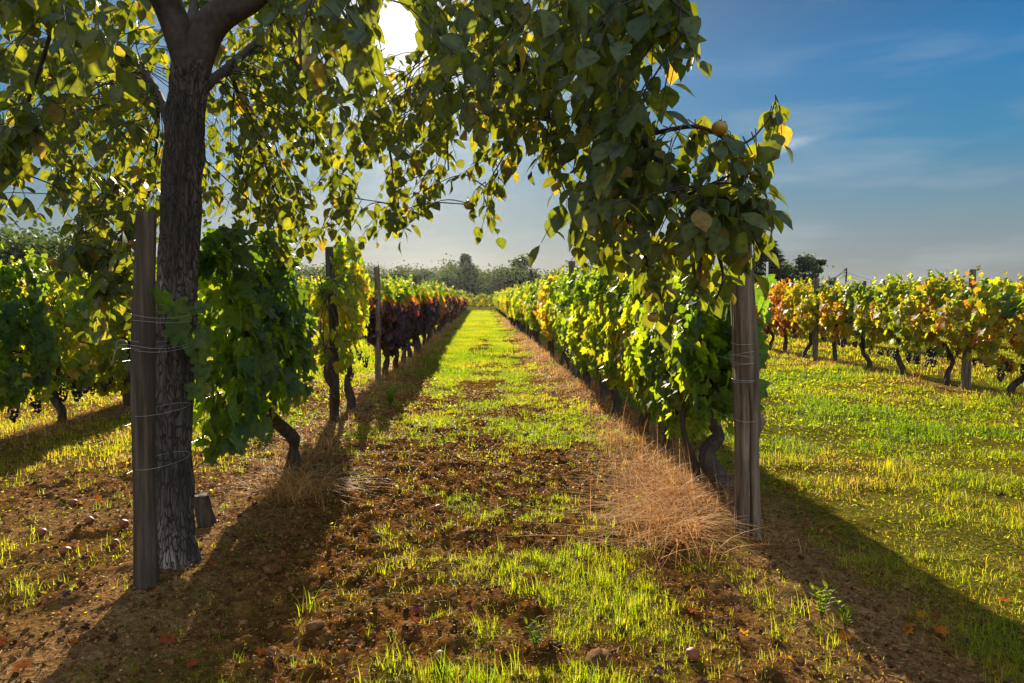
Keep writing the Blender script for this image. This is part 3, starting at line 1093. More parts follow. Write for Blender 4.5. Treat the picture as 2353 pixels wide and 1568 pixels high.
make_vine(ROW_R, 4.85, .24, .40, 'green grapevine with a thick twisted double trunk right behind the cracked post', 'vines in the row right of the track',
          fol=extra_leaves(vine_foliage(71, half=.66, z0=.50, z1=1.52, hw=.24, n=900, size=.135, shoots=5), [(rng.uniform(.22, .34), rng.uniform(-.66, -.50), z) for z in np.linspace(.62, 1.56, 13)], .135, 5).mesh('vine_foliage'), trk=tw.mesh('vine_trunk'), rz=0.0, bunches=2, vy=.22, fx=-.10)
near_right = [(6.05, .34, .40, 'second grapevine behind the cracked post, bright yellow green', 3), (7.15, .40, .62, 'third grapevine behind the cracked post with orange leaves low down', 3),
              (8.3, .42, .55, 'yellowing grapevine over two dark trunks on the right of the track', 2), (9.5, .36, .50, 'green and yellow grapevine just short of the tall post stub', 2),
              (10.7, .28, .40, 'dull green grapevine in the right row beside the tall post stub', 1), (11.9, .30, .4, 'dark green grapevine behind the tall post stub of the right row', 0)]
for y, a, s, lab, nb in near_right:
    make_vine(ROW_R + random.gauss(0, .03), y, a, s, lab, 'vines in the row right of the track', bunches=nb, sz=1.12, fz=-.17)
y = 13.1
while y < ROW_END:
    a = random.choice([.34, .4, .46, .52, .3, .60])
    make_vine(ROW_R + random.gauss(0, .05), y, a, .5, 'yellow green grapevine far along the row right of the track', 'vines in the row right of the track', sz=random.uniform(.94, 1.08))
    y += 1.3

# --- left row
lt = vine_trunk(61, curve=[(0, .0, -.05), (.02, -.02, .14), (.03, -.12, .26), (-.02, -.38, .46), (-.03, -.62, .62), (0, -.9, .78)], thick=.036, canes=False)
make_vine(ROW_L + .06, 5.9, .19, .36, 'dark green grapevine hanging beside the big trunk, its own stem bent sideways', 'vines in the row left of the track',
          fol=extra_leaves(vine_foliage(72, half=.86, z0=.50, z1=1.80, hw=.16, n=900, size=.14, shoots=6, bottom=.4, ragged=.8), [at(px, py, dd) - np.array([ROW_L + .14, 5.9 - 1.02, .05]) for px, py, dd in ((372, 668, 3.36), (400, 690, 3.52), (425, 720, 3.58), (448, 700, 3.7), (440, 760, 3.62), (412, 745, 3.55), (455, 800, 3.66), (470, 840, 3.75), (450, 880, 3.72), (480, 770, 3.8))], .13, 9).mesh('vine_foliage'), trk=lt, rz=0.0, vy=-1.02, bunches=2, bz=.7, fx=.08)
for y, a, s, lab, nb, fz, z in ((7.95, .45, .50, 'thin grapevine in front of the second left post with red leaves low down', 2, 0, 1.0), (8.75, .42, .70, 'tall thin grapevine with loose top shoots behind the second left post', 2, .12, 1.12)):
    make_vine(ROW_L + .02, y, a, s, lab, 'vines in the row left of the track', bunches=nb, fz=fz, sz=z,
              fol=vine_foliage(int(y * 10), half=.5, z0=.62, z1=1.62, hw=.2, n=420, size=.12, shoots=8, ragged=.8).mesh('vine_foliage'))
y, k = 12.3, 0
labs = ['purple leaved grapevine first behind the bare gap in the left row', 'second purple leaved grapevine behind the bare gap of the left row', 'third grapevine behind the bare gap, dark red low and green on top',
        'fourth grapevine behind the bare gap of the left row']
while y < ROW_END:
    a = [1.12, 1.04, .98, 1.1][k] if k < 4 else random.choice([1.12, .92, 1.16, .78, 1.02, .62])
    make_vine(ROW_L + random.gauss(0, .05), y, a, 2.1, labs[k] if k < 4 else 'purple and yellow grapevine far along the row left of the track', 'vines in the row left of the track', sz=random.uniform(.95, 1.08),
              bunches=2 if k < 4 else 0, fol=PUR_F[k % 3] if y < 28 else PUR_FAR[k % 3])
    y += 1.25
    k += 1

# --- outer left row
y, k = 4.2, 0
labs = ['dark green outer left grapevine mostly past the left photo edge', 'dark green outer left grapevine with black bunches at the left photo edge', 'outer left grapevine with yellowing leaves over a stout trunk, left of the dark post',
        'outer left grapevine partly hidden by the dark post', 'outer left grapevine directly behind the big tree trunk']
while y < ROW_END:
    a = [.16, .17, .20, .38, .40, .4, .3][k] if k < 7 else random.choice([.4, .45, .5, .7])
    if not 13.5 < y < 16.5:
        make_vine(ROW_L2 + random.gauss(0, .05), y, a, .55, 'grapevine at the very front of the outer left row, past the photo edge' if y < 5 else labs[k - 1] if k < 6 else 'grapevine seen through gaps in the outer left row',
                  'vines in the outer left row', sz=1.16 if y < 11 else random.uniform(.95, 1.1), fz=-.24 if y < 11 else 0.0, bunches=9 if y < 11 else 1 if y < 20 else 0, bz=.34 if y < 11 else .5)
    y += 1.25
    k += 1

# --- outer right rows
spec = {9.4: (.52, .95, 'grapevine at the right edge with orange low leaves and black bunches'), 10.7: (.54, .95, 'grapevine with a thin stem and a red leafy shoot left of the outer right post'),
        11.9: (.46, .7, 'grapevine with hanging black bunches over the meadow'), 13.1: (.42, .7, 'green grapevine with a thick dark stem and grapes over the meadow'),
        14.4: (.52, .6, 'yellow green grapevine with a curved dark stem right of the pale post'), 15.6: (.56, .6, 'yellow grapevine left of the pale post in the outer right row'),
        16.7: (.72, .4, 'rusty red grapevine beyond the cracked post'), 17.8: (.74, .35, 'smaller rusty red grapevine partly behind the cracked post')}
for y, (a, s, lab) in spec.items():
    make_vine(ROW_R2 + random.gauss(0, .04), y, a, s, lab, 'vines in the outer right row', bunches=7 if y in (9.4, 10.7, 11.9, 13.1) else 2, bz=.42 if y < 13.5 else .55)
make_vine(ROW_R2, 8.1, .46, .6, 'grapevine at the front of the outer right row, past the photo edge', 'vines in the outer right row', bunches=3)
y = 19.1
while y < ROW_END:
    make_vine(ROW_R2 + random.gauss(0, .05), y, random.choice([.44, .5, .56, .66]), .7, 'yellow grapevine far along the outer right row', 'vines in the outer right row', sz=random.uniform(.94, 1.08))
    y += 1.35
y = 12.0
while y < 55:
    make_vine(ROW_R3 + random.gauss(0, .05), y, random.choice([.42, .48, .56, .66]), .7, 'yellow green grapevine behind the outer right row', 'vines in the second outer right row', sz=random.uniform(.94, 1.1), bunches=1 if y < 24 else 0)
    y += 1.4
x = -7.0
while x < 7.5:
    make_vine(x, 75.5 + random.gauss(0, .05), .42, .5, 'green grapevine in the cross row closing the far end of the track', 'vines in the cross row', rz=math.pi / 2)
    x += 1.35
# rows further off read as one mass
G = Geo()
for c, y0, y1, st in ((14.8, 16, 90, 1.5), (18.4, 20, 90, 1.7), (22, 24, 90, 1.9), (26, 28, 100, 2.0), (-8.2, 9, 70, 1.5), (-11.7, 13, 70, 1.8), (32, 35, 110, 2.2), (39, 45, 120, 2.4)):
    y = y0
    while y < y1:
        n = 170
        yy, zz = y + rng.uniform(-.9, .9, n), .55 + 1.15 * rng.random(n) + .15 * rng.normal(0, 1, n)
        xx = c + rng.normal(0, .2, n)
        nr = norm(rng.normal(size=(n, 3)) + [0, 0, .4])
        dn = rng.normal(0, .6, (n, 3)) + [0, 0, -1]
        a = dn - nr * np.sum(dn * nr, 1, keepdims=True)
        G.scatter(VLS[0], VLS[1], np.stack([xx, yy, zz], 1), frames(a, nr), .22 * rng.uniform(.6, 1.2, n), np.clip(rng.normal(.5, .2, n), 0, 1))
        y += st
fm = put('distant_vines', G.mesh('distant_vines'), M['vine_leaf'])
fm.color = (.44, .5, 0, 1)
setp(fm, 'yellow green mass of further vine rows behind the outer ones', 'vines', kind='stuff')

# fallen leaves
G = Geo()
n = 190
x, y = sample(-6.5, 6.5, 2.2, 16, n)
x[:120] = np.where(rng.random(120) < .5, ROW_R, ROW_L) + rng.normal(0, .5, 120)
nr = norm(np.stack([rng.normal(0, .35, n), rng.normal(0, .35, n), np.ones(n)], 1))
dn = rng.normal(size=(n, 3))
G.scatter(VL[0], VL[1], np.stack([x, y, gz(x, y) + .022], 1), frames(dn - nr * np.sum(dn * nr, 1, keepdims=True), nr), np.stack([.05 * rng.uniform(.6, 1.3, n)] * 2 + [.09 * rng.uniform(-1, 1.5, n)], 1), np.clip(rng.normal(.5, .3, n), 0, 1))
M['fallen_leaf'] = leaf_mat('fallen_leaf', G_REFL, G_TRAN, rough=.9, spec=.02, by_object=True, mixf=.35)
fo = put('fallen_leaves', G.mesh('fallen_leaves'), M['fallen_leaf'])
fo.color = (.84, .4, 0, 1)
setp(fo, 'orange and brown fallen vine leaves scattered on the ground', 'leaves', kind='stuff')

# ------------------------------------------------------------------ posts and wires


def post_mesh(h, r0, r1, seed, segs=40, rings=60, crack=False, knot=None, slant=.15, lean=(0, 0)):
    r = np.random.default_rng(seed)
    g = Geo()
    z = np.linspace(-.25, h, rings)
    t = np.clip(z / h, 0, 1)
    wob = np.stack([.012 * np.sin(2.6 * z + r.uniform(0, 6)) + lean[0] * z, .010 * np.sin(1.7 * z + r.uniform(0, 6)) + lean[1] * z, z], 1)
    pr = r.uniform(0, 6, 5)

    def dsp(u, th, p):
        zz = p[:, 2][:, None]
        d = .035 * r0 * (np.sin(3 * th + pr[0] + .6 * zz) + .8 * np.sin(5 * th + pr[1] - .8 * zz)) + .02 * r0 * np.sin(11 * th + pr[2] + zz) + .10 * r0 * (fbm(th * 5 + seed, zz * 3 + seed, 3) - .5) + .05 * r0 * np.sin(zz * 5 + pr[3])
        if crack:
            c = -math.pi / 2 - .12 + .10 * np.sin(zz * 4.0) + .05 * np.sin(zz * 11) + .10 * zz
            dth = np.angle(np.exp(1j * (th - c)))
            d = d - .55 * r0 * np.exp(-(dth / .075) ** 2) * np.clip((1.08 - zz) / .25, 0, 1)
        if knot:
            kz, ka, ks = knot
            dth = np.angle(np.exp(1j * (th - ka)))
            d = d + ks * np.exp(-((zz - kz) / .06) ** 2 - (dth / .45) ** 2)
        return d
    tube(g, wob, r0 + (r1 - r0) * t, segs, .5, dsp)
    return g.mesh('post')


def post(name, x, y, mesh, mat, label, group=None, rz=0, cat='post'):
    o = put(name, mesh, mat, loc=(x, y, float(gz(x, y))))
    o.rotation_euler = (0, 0, rz)
    return setp(o, label, cat, group)


def ring(g, c, r, z, tilt, ph, wr=.0016, squeeze=1.0):
    th = np.linspace(0, 2 * math.pi, 37)
    P = np.stack([c[0] + r * np.cos(th), c[1] + r * squeeze * np.sin(th), z + tilt * np.sin(th + ph)], 1)
    tube(g, P, wr, 6, caps=False)


# cracked round post on the right
PR = (1.625, 4.0)
rp = post('vineyard_post', *PR, post_mesh(1.95, .076, .066, 5, segs=120, rings=110, crack=True, knot=(.68, .15, .045), lean=(-.052, 0)), M['post_wood'],
          'thick grey round post with a long crack, wire wrapped round it, right of the track', 'end posts', cat='post')
g = Geo()
for z, ti, ph in ((1.17, .012, .5), (1.10, .018, 2.5), (1.08, -.016, 1.2), (1.055, .008, .3), (1.04, .010, 2.0), (.95, .004, .4), (.935, .006, 2.2), (.72, .02, .3)):
    g = Geo()
    ring(g, (-.052 * z, 0), .0765 - .005 * (z - .7), z, ti, ph, .0013)
    put('wire_tie', g.mesh('wire_tie'), M['wire'], rp)
# dark post in front of the tree
q = at(332, 1368, 3.38)
PL = (float(q[0]), 3.38)
lp = post('vineyard_post', *PL, post_mesh(1.83, .056, .047, 8, segs=60, rings=70, lean=(.038, 0)), M['dark_post'],
          'dark straight post standing against the big trunk left of the track', 'end posts', cat='post')
g = Geo()
r_ = np.random.default_rng(4)
for z in (1.335, 1.30, 1.19, 1.17):                          # loops round post and trunk
    th = np.linspace(0, 2 * math.pi, 48)
    P = np.stack([.085 + .118 * np.cos(th) + .006 * np.sin(3 * th), .10 + .172 * np.sin(th), z + .008 * np.sin(th + r_.uniform(0, 6)) + .006 * np.sin(2 * th)], 1)
    g = Geo()
    tube(g, P, .0009, 5, caps=False)
    put('wire_tie', g.mesh('wire_tie'), M['wire'], lp)
for _ in range(3):                                           # loose wire ends
    z = r_.uniform(1.14, 1.22)
    P = smooth_path([(.05, -.068, z), (-.02, -.075, z + .01), (-.05, -.075, z + r_.uniform(-.02, .01)), (-.07 + r_.normal(0, .01), -.07, z + r_.uniform(-.10, -.04))], 10)
    g = Geo()
    tube(g, P, .0008, 5, caps=False)
    put('wire_end', g.mesh('wire_end'), M['wire'], lp)
for z in (.86, .60):
    g = Geo()
    ring(g, (.038 * z + .04, .10), .118, z, .012, 1.2, .0008, 1.46)
    put('wire_tie', g.mesh('wire_tie'), M['wire'], lp)

PM = [post_mesh(1.95, .05, .044, 20 + i, segs=20, rings=30, lean=(.006 * (-1) ** i, .004 * i)) for i in range(4)]
post('vineyard_post', ROW_L - .02, 8.0, post_mesh(2.0, .055, .047, 31, segs=30, rings=40, lean=(-.012, 0)), M['dark_post'], 'tall weathered post standing clear in the gap of the left row', 'posts of the left row')
post('vineyard_post', ROW_L - .06, 11.7, PM[1], M['post_wood'], 'thinner post in front of the purple vines of the left row', 'posts of the left row')
for i, y in enumerate(np.arange(17.5, 72, 6.0)):
    post('vineyard_post', ROW_L, float(y), PM[i % 4], M['dark_post'], 'post buried among the purple vines far along the left row', 'posts of the left row', rz=i)
o = post('vineyard_post', ROW_R, 12.3, post_mesh(2.08, .075, .06, 41, segs=24, rings=40, lean=(-.02, 0)), M['post_wood'], 'thick post whose top rises above the vines right of the track', 'posts of the right row')
post('vineyard_post', ROW_R, 23.0, post_mesh(2.35, .06, .05, 42, segs=20, rings=30), M['dark_post'], 'thin dark post top above the vines further along the right row', 'posts of the right row')
for i, y in enumerate(np.arange(29, 72, 6.5)):
    post('vineyard_post', ROW_R, float(y), PM[i % 4], M['dark_post'], 'post buried among the vines far along the right row', 'posts of the right row', rz=i)
post('vineyard_post', ROW_R2, 10.3, post_mesh(1.86, .065, .055, 43, segs=24, rings=40), M['post_wood'], 'brown round post at the far right with dry grass round its foot', 'posts of the outer right row')
post('vineyard_post', ROW_R2 - .1, 15.0, post_mesh(1.85, .06, .055, 44, segs=24, rings=30), M['post_wood'], 'pale grey post among the yellow vines of the outer right row', 'posts of the outer right row')
for i, y in enumerate(np.arange(20.5, 70, 6)):
    post('vineyard_post', ROW_R2, float(y), PM[(i + 1) % 4], M['dark_post'], 'post rising from the vines far along the outer right row', 'posts of the outer right row', rz=i)
for i, y in enumerate((12.6, 16.0, 19.5, 23.5, 28, 33, 39, 46)):
    post('vineyard_post', ROW_R3, float(y), PM[i % 4], M['post_wood'], 'post rising behind the vines of the outer right row', 'posts of the second outer right row', rz=i)
for i, y in enumerate((18.3, 24, 30, 36, 43, 50, 57)):
    post('vineyard_post', ROW_L2, float(y), PM[i % 4], M['dark_post'], 'post of the outer left row seen through the gaps', 'posts of the outer left row', rz=i)
post('vineyard_post', ROW_L2, 12.6, PM[2], M['dark_post'], 'post of the outer left row hidden behind the big trunk', 'posts of the outer left row')


def wire(x, y0, y1, z, label, sag=.02, step=6.0, rad=.0016, dx=0.0):
    g = Geo()
    n = max(int((y1 - y0) / 1.0), 2)
    yy = np.linspace(y0, y1, n)
    P = np.stack([x + dx * (yy - y0) / (y1 - y0), yy, z + gz(x + 0 * yy, yy) * 0 - sag * np.sin(np.pi * (((yy - y0) / step) % 1.0))], 1)
    tube(g, P, rad, 5, caps=False)
    setp(put('trellis_wire', g.mesh('trellis_wire'), M['wire']), label, 'wire', 'trellis wires')


for side, c, y0, zs_ in (('left row', ROW_L - .07, 3.42, (.62, .86, 1.18, 1.24)), ('right row', ROW_R - .09, 4.2, (.72, 1.1, 1.55)), ('outer left row', ROW_L2 - .05, 4.0, (.8, 1.2, 1.45)),
                         ('outer right row', ROW_R2 - .08, 8.0, (.95, 1.02, 1.5))):
    nm = ['lowest', 'second lowest', 'upper', 'topmost'] if len(zs_) == 4 else ['lowest', 'middle', 'topmost']
    for z, w in zip(zs_, nm):
        wire(c, y0, ROW_END, z, '%s thin wire strung along the posts of the %s' % (w, side), rad=.0022 if 'left' in side else .002)

# ------------------------------------------------------------------ the persimmon tree
T0 = at(408, 1300, 3.72)
base = np.array([T0[0], 3.72, 0.0])
tree = empty('persimmon_tree', (0, 0, 0))
setp(tree, 'big persimmon tree with scaly bark arching its leafy boughs over the track', 'tree')


def bough(g, pts, r0, r1, segs=10, n=30, k=.12):
    P = smooth_path(pts, n)
    ph = rng.uniform(0, 6, 3)
    tube(g, P, np.linspace(r0, r1, n), segs, .5, lambda u, th, p: r0 * k * (np.sin(2 * th + 5 * u + ph[0]) + .6 * np.sin(3 * th + 9 * u + ph[1])))
    return P


fork = at(438, 120, 3.78)
tp = [base + [0, 0, -.15], at(402, 1290, 3.72), at(398, 1100, 3.74), at(398, 900, 3.76), at(408, 650, 3.78), at(418, 420, 3.78), at(430, 230, 3.78), fork + [0, 0, -.05]]
path = smooth_path(tp, 140)
tz = np.linspace(0, 1, 140)
rad = .104 - .024 * tz + .088 * np.exp(-(tz - .07) * 17) + .012 * np.exp(-((tz - 1) / .06) ** 2)
ph_t = rng.uniform(0, 6, 6)


def bark(u, th, p):
    a = .006 * np.sin(9 * th + 30 * u + ph_t[0]) + .005 * np.sin(14 * th - 22 * u + ph_t[1]) + .008 * np.sin(2 * th + 6 * u + ph_t[2])
    cell = fbm(th * 7 + 0 * u, u * 26 + 0 * th, 3)
    return a + .016 * (cell - .5) + .09 * np.exp(-u * 20) * np.maximum(0, np.sin(3 * th + ph_t[3])) + .05 * np.exp(-u * 24) * np.maximum(0, np.sin(5 * th + ph_t[4]))


G = Geo()
tube(G, path, rad, 96, .5, bark)
put('trunk', G.mesh('trunk'), M['kaki_bark'], tree)

G = Geo()
LIMBS = []


def limb(pts, r0, r1, n=30, segs=12):
    P = bough(G, pts, r0, r1, segs, n)
    LIMBS.append(P)
    return P


# two main limbs of the fork, then the long arching boughs
limb([fork + [0, 0, -.12], at(395, 40, 3.72), at(345, -60, 3.6), at(250, -240, 3.5), at(60, -420, 3.6), at(-220, -560, 3.9)], .074, .03, 40, 16)
limb([fork + [0, 0, -.12], at(490, 55, 3.75), at(590, -15, 3.7), at(740, -120, 3.7), at(930, -210, 3.8), at(1120, -180, 3.7), at(1290, -30, 3.5), at(1400, 150, 3.3), at(1480, 310, 3.2), at(1570, 450, 3.2), at(1650, 580, 3.25)], .078, .012, 90, 16)
limb([at(435, 60, 3.9), at(445, 20, 4.1), at(450, -80, 4.5), at(520, -260, 5.0)], .03, .015)
limb([at(400, 330, 3.78), at(372, 235, 4.3), at(340, 175, 4.8), at(300, 130, 5.2), at(200, 70, 5.6), at(40, 20, 6.0)], .03, .012)
limb([at(345, 180, 4.8), at(362, 250, 4.9), at(360, 330, 5.0), at(345, 440, 5.1)], .017, .006)
limb([at(470, 200, 3.85), at(540, 140, 4.4), at(640, 60, 5.0), at(760, -20, 5.6), at(900, -60, 6.0), at(1060, 20, 6.0)], .032, .010, 50)
limb([at(520, 150, 4.3), at(560, 240, 4.8), at(600, 350, 5.1), at(640, 470, 5.3)], .014, .004)
limb([at(640, 60, 5.0), at(705, 170, 5.2), at(760, 330, 5.3), at(790, 470, 5.3)], .014, .003)
limb([at(760, -20, 5.6), at(840, 130, 5.4), at(890, 320, 5.2), at(910, 470, 5.1)], .015, .003)
limb([at(900, -100, 4.0), at(980, 80, 4.4), at(1020, 250, 4.7), at(1030, 390, 4.8)], .014, .003)
limb([at(1120, -180, 3.7), at(1180, 80, 3.9), at(1200, 270, 4.0), at(1150, 370, 4.1), at(1090, 470, 4.2)], .014, .002)
limb([at(1290, -30, 3.5), at(1260, 200, 3.7), at(1275, 370, 3.8), at(1310, 470, 3.8)], .012, .003)
limb([at(1400, 150, 3.3), at(1440, 330, 3.4), at(1420, 470, 3.5), at(1345, 560, 3.5)], .012, .003)
limb([at(1480, 310, 3.2), at(1600, 290, 3.0), at(1700, 330, 2.9), at(1760, 280, 2.9), at(1780, 235, 2.9)], .011, .002)
limb([at(1570, 450, 3.2), at(1680, 400, 3.0), at(1770, 340, 2.95)], .008, .002)
limb([at(1570, 450, 3.2), at(1660, 420, 2.9), at(1740, 440, 2.85)], .007, .002)
limb([at(1480, 310, 3.2), at(1490, 450, 3.4), at(1480, 580, 3.6), at(1500, 700, 3.7)], .01, .003)
limb([at(345, 440, 5.1), at(300, 520, 4.6), at(265, 600, 4.3), at(250, 680, 4.2)], .007, .002)
limb([at(1650, 580, 3.25), at(1660, 640, 3.3), at(1640, 700, 3.35)], .01, .003)
limb([at(250, -240, 3.5), at(150, -20, 3.2), at(90, 160, 3.3), at(30, 330, 3.5), at(20, 420, 3.5)], .014, .002)
limb([at(200, 70, 5.6), at(160, 240, 5.4), at(140, 400, 5.3), at(120, 445, 5.3)], .01, .002)
limb([at(345, 440, 5.1), at(270, 430, 4.9), at(215, 500, 4.6), at(190, 590, 4.5)], .009, .002)
limb([at(930, -210, 3.8), at(800, -120, 2.8), at(700, 30, 2.4), at(690, 160, 2.4)], .012, .003)
limb([at(1290, -30, 3.5), at(1400, -120, 2.9), at(1520, -20, 2.6), at(1590, 40, 2.5)], .012, .003)
SK = np.vstack(LIMBS)

# leafy sprigs: (x0, x1, y0, y1, depth0, depth1, sprigs, leaf length)
REG = [
    (-150, 420, -60, 110, 2.6, 5.5, 95, .115), (0, 330, 100, 300, 3.6, 6.0, 80, .105), (90, 400, 290, 420, 4.2, 6.0, 42, .10), (180, 400, 410, 520, 4.2, 5.6, 38, .10), (120, 330, 490, 590, 3.9, 4.9, 26, .105),
    (-60, 60, 230, 310, 3.2, 4.2, 12, .11), (-40, 50, 330, 420, 3.3, 3.7, 6, .11), (100, 150, 395, 430, 5.2, 5.4, 3, .09),
    (460, 700, -60, 150, 3.4, 6.2, 66, .105), (470, 720, 140, 330, 4.2, 6.2, 60, .10), (470, 700, 320, 470, 4.3, 5.8, 40, .10), (560, 720, 440, 560, 4.4, 5.4, 24, .10),
    (690, 1000, -80, 130, 2.4, 5.5, 81, .105), (690, 1010, 110, 300, 3.6, 5.6, 87, .10), (700, 1000, 280, 410, 4.2, 5.5, 36, .10), (690, 800, 400, 500, 4.4, 5.3, 12, .10), (860, 960, 390, 490, 4.2, 5.2, 14, .105), (800, 850, 500, 525, 4.8, 5.0, 2, .09),
    (990, 1290, -80, 130, 2.4, 5.2, 85, .115), (1000, 1300, 110, 260, 3.0, 5.0, 56, 0.106), (1000, 1090, 250, 350, 4.0, 5.0, 9, 0.097), (1110, 1300, 240, 340, 3.2, 4.3, 19, 0.106), (1070, 1150, 410, 480, 4.0, 4.3, 5, 0.101),
    (1280, 1560, -80, 60, 2.4, 3.8, 28, 0.110), (1290, 1520, 50, 230, 2.5, 3.8, 33, 0.115), (1300, 1540, 210, 400, 2.6, 3.9, 33, 0.115), (1310, 1480, 380, 540, 2.7, 3.7, 19, 0.115), (1440, 1660, 300, 520, 2.7, 3.6, 27, 0.115),
    (1560, 1600, -40, 70, 2.4, 2.7, 4, 0.115), (1620, 1760, 290, 400, 2.75, 3.1, 6, 0.106), (1720, 1775, 255, 330, 2.85, 3.0, 3, 0.092), (1660, 1750, 480, 540, 2.7, 3.2, 5, 0.115), (1460, 1670, 500, 640, 3.0, 3.8, 16, 0.115), (1470, 1540, 620, 700, 3.4, 3.8, 4, 0.115),
    (1290, 1420, 420, 560, 2.7, 3.2, 6, .12), (1735, 1790, 365, 410, 2.8, 2.95, 3, .125), (1690, 1780, 480, 520, 2.75, 2.95, 5, .125), (1300, 1640, 300, 560, 2.9, 3.8, 17, .115), (200, 320, 560, 700, 3.9, 4.5, 22, .105), (-40, 330, 120, 460, 4.5, 6.2, 40, .10),
    # crown above the frame
    (-300, 1500, -520, -90, 3.0, 5.5, 190, .115),
]
LV = Geo()
TWG = Geo()
lp_, la_, ln_, ls_, lt_ = [], [], [], [], []
SUNPX = np.array([917, 62.0])
for (x0, x1, y0, y1, d0, d1, ns, ll) in REG:
    for _ in range(ns):
        c = at(rng.uniform(x0, x1), rng.uniform(y0, y1), rng.uniform(d0, d1))
        cp = to_px(c[None])[0]
        if 330 < cp[0] < 640 and cp[1] < 230 and c[1] < 4.0:      # the fork of the trunk stands clear
            continue
        kk = np.argmin(np.linalg.norm(SK - c - [0, 0, .12], axis=1))
        s0 = SK[kk]
        vec = s0 - c
        dist = np.linalg.norm(vec)
        st = c + vec / max(dist, 1e-6) * min(dist, .26) + np.array([0, 0, .03])
        tip = c + np.array([rng.normal(0, .05), rng.normal(0, .05), -.10 - .08 * rng.random()])
        mid = (st + tip) / 2 + rng.normal(0, .025, 3) + [0, 0, .03]
        far_ = rng.random() < .55 and dist > .26
        P = smooth_path(([s0] if far_ else []) + [st, mid, tip], 14 if far_ else 9)
        spx = to_px(P)
        if np.min(np.linalg.norm(spx - SUNPX, axis=1)) < 48:
            continue
        tube(TWG, P, np.linspace(.0042 if far_ else .003, .0014, len(P)), 5, caps=False)
        Q = smooth_path([st, mid, tip], 24)
        m_ = rng.integers(6, 10)
        idx = np.linspace(4, 23, m_).astype(int)
        az = rng.uniform(0, 6.28) + np.arange(m_) * 2.4
        out = np.stack([np.cos(az), np.sin(az), np.zeros(m_)], 1)
        a = out * rng.uniform(.35, 1.0, (m_, 1)) + np.array([0, 0, -1.0]) * rng.uniform(.35, 1.1, (m_, 1)) + rng.normal(0, .2, (m_, 3))
        nr = out * .8 + np.array([0, 0, .65]) + rng.normal(0, .45, (m_, 3))
        lp_.append(Q[idx] + norm(a) * .012)
        la_.append(a)
        ln_.append(nr)
        ls_.append(ll * rng.uniform(.42, 1.2, m_))
        lt_.append(np.clip(rng.normal(.45, .18, m_) + (rng.random(m_) < .03) * .5, 0, 1))
lp_, la_, ln_, ls_, lt_ = np.vstack(lp_), np.vstack(la_), np.vstack(ln_), np.concatenate(ls_), np.concatenate(lt_)
tipp = lp_ + norm(la_) * ls_[:, None]
dsun = np.minimum.reduce([np.linalg.norm(to_px(lp_ + norm(la_) * ls_[:, None] * q_) - SUNPX, axis=1) for q_ in (0, .5, 1)])
ok = dsun > 44
lp_, la_, ln_, ls_, lt_ = lp_[ok], la_[ok], ln_[ok], ls_[ok], lt_[ok]
R_ = frames(la_, ln_ - norm(la_) * np.sum(ln_ * norm(la_), 1, keepdims=True))
wv_ = rng.uniform(.9, 1.4, len(ls_))
LV.scatter(KL[0], KL[1], lp_, R_, np.stack([ls_, ls_ * wv_, ls_ * rng.uniform(.2, 2.6, len(ls_))], 1), lt_, np.where(np.abs(KL[0][:, 1]) < 1e-6, .16, -.05))
put('limbs', G.mesh('limbs'), M['branch_bark'], tree)
put('twigs', TWG.mesh('twigs'), M['branch_bark'], tree)
put('crown', LV.mesh('crown'), M['kaki_leaf'], tree)

# fruit
fv = ICO2[0] * [1, 1, .86]
FR = Geo().add(fv, [ICO2[1]], .5).mesh('persimmon')
cx = Geo()
for k in range(4):
    a = k * math.pi / 2
    u_ = np.array([math.cos(a), math.sin(a), 0]); w_ = np.array([-u_[1], u_[0], 0])
    cx.add([u_ * .05 + [0, 0, .90], u_ * .40 + w_ * .26 + [0, 0, .84], u_ * .72 + [0, 0, .76], u_ * .40 - w_ * .26 + [0, 0, .84]], [np.array([[0, 3, 2, 1]])])
tube(cx, [(0, 0, .82), (0.05, 0, 1.15), (.1, .05, 1.6)], .06, 6)
CX = cx.mesh('calyx')
for px, py, d in ((1498, 676, 3.7), (1548, 676, 3.75), (1500, 728, 3.62), (1545, 732, 3.68), (1653, 294, 2.9), (1739, 405, 2.9), (1078, 470, 4.2), (185, 580, 4.5), (235, 605, 4.4), (222, 540, 4.6), (250, 640, 4.4), (118, 600, 4.6),
                  (240, 660, 4.4), (300, 560, 4.5)):
    q = at(px, py, d)
    o = put('persimmon', FR, M['fruit'], tree, tuple(q))
    o.scale = [random.uniform(.028, .036)] * 3
    o.rotation_euler = (random.gauss(0, .3), random.gauss(0, .3), random.uniform(0, 6))
    put('calyx', CX, M['calyx'], o)

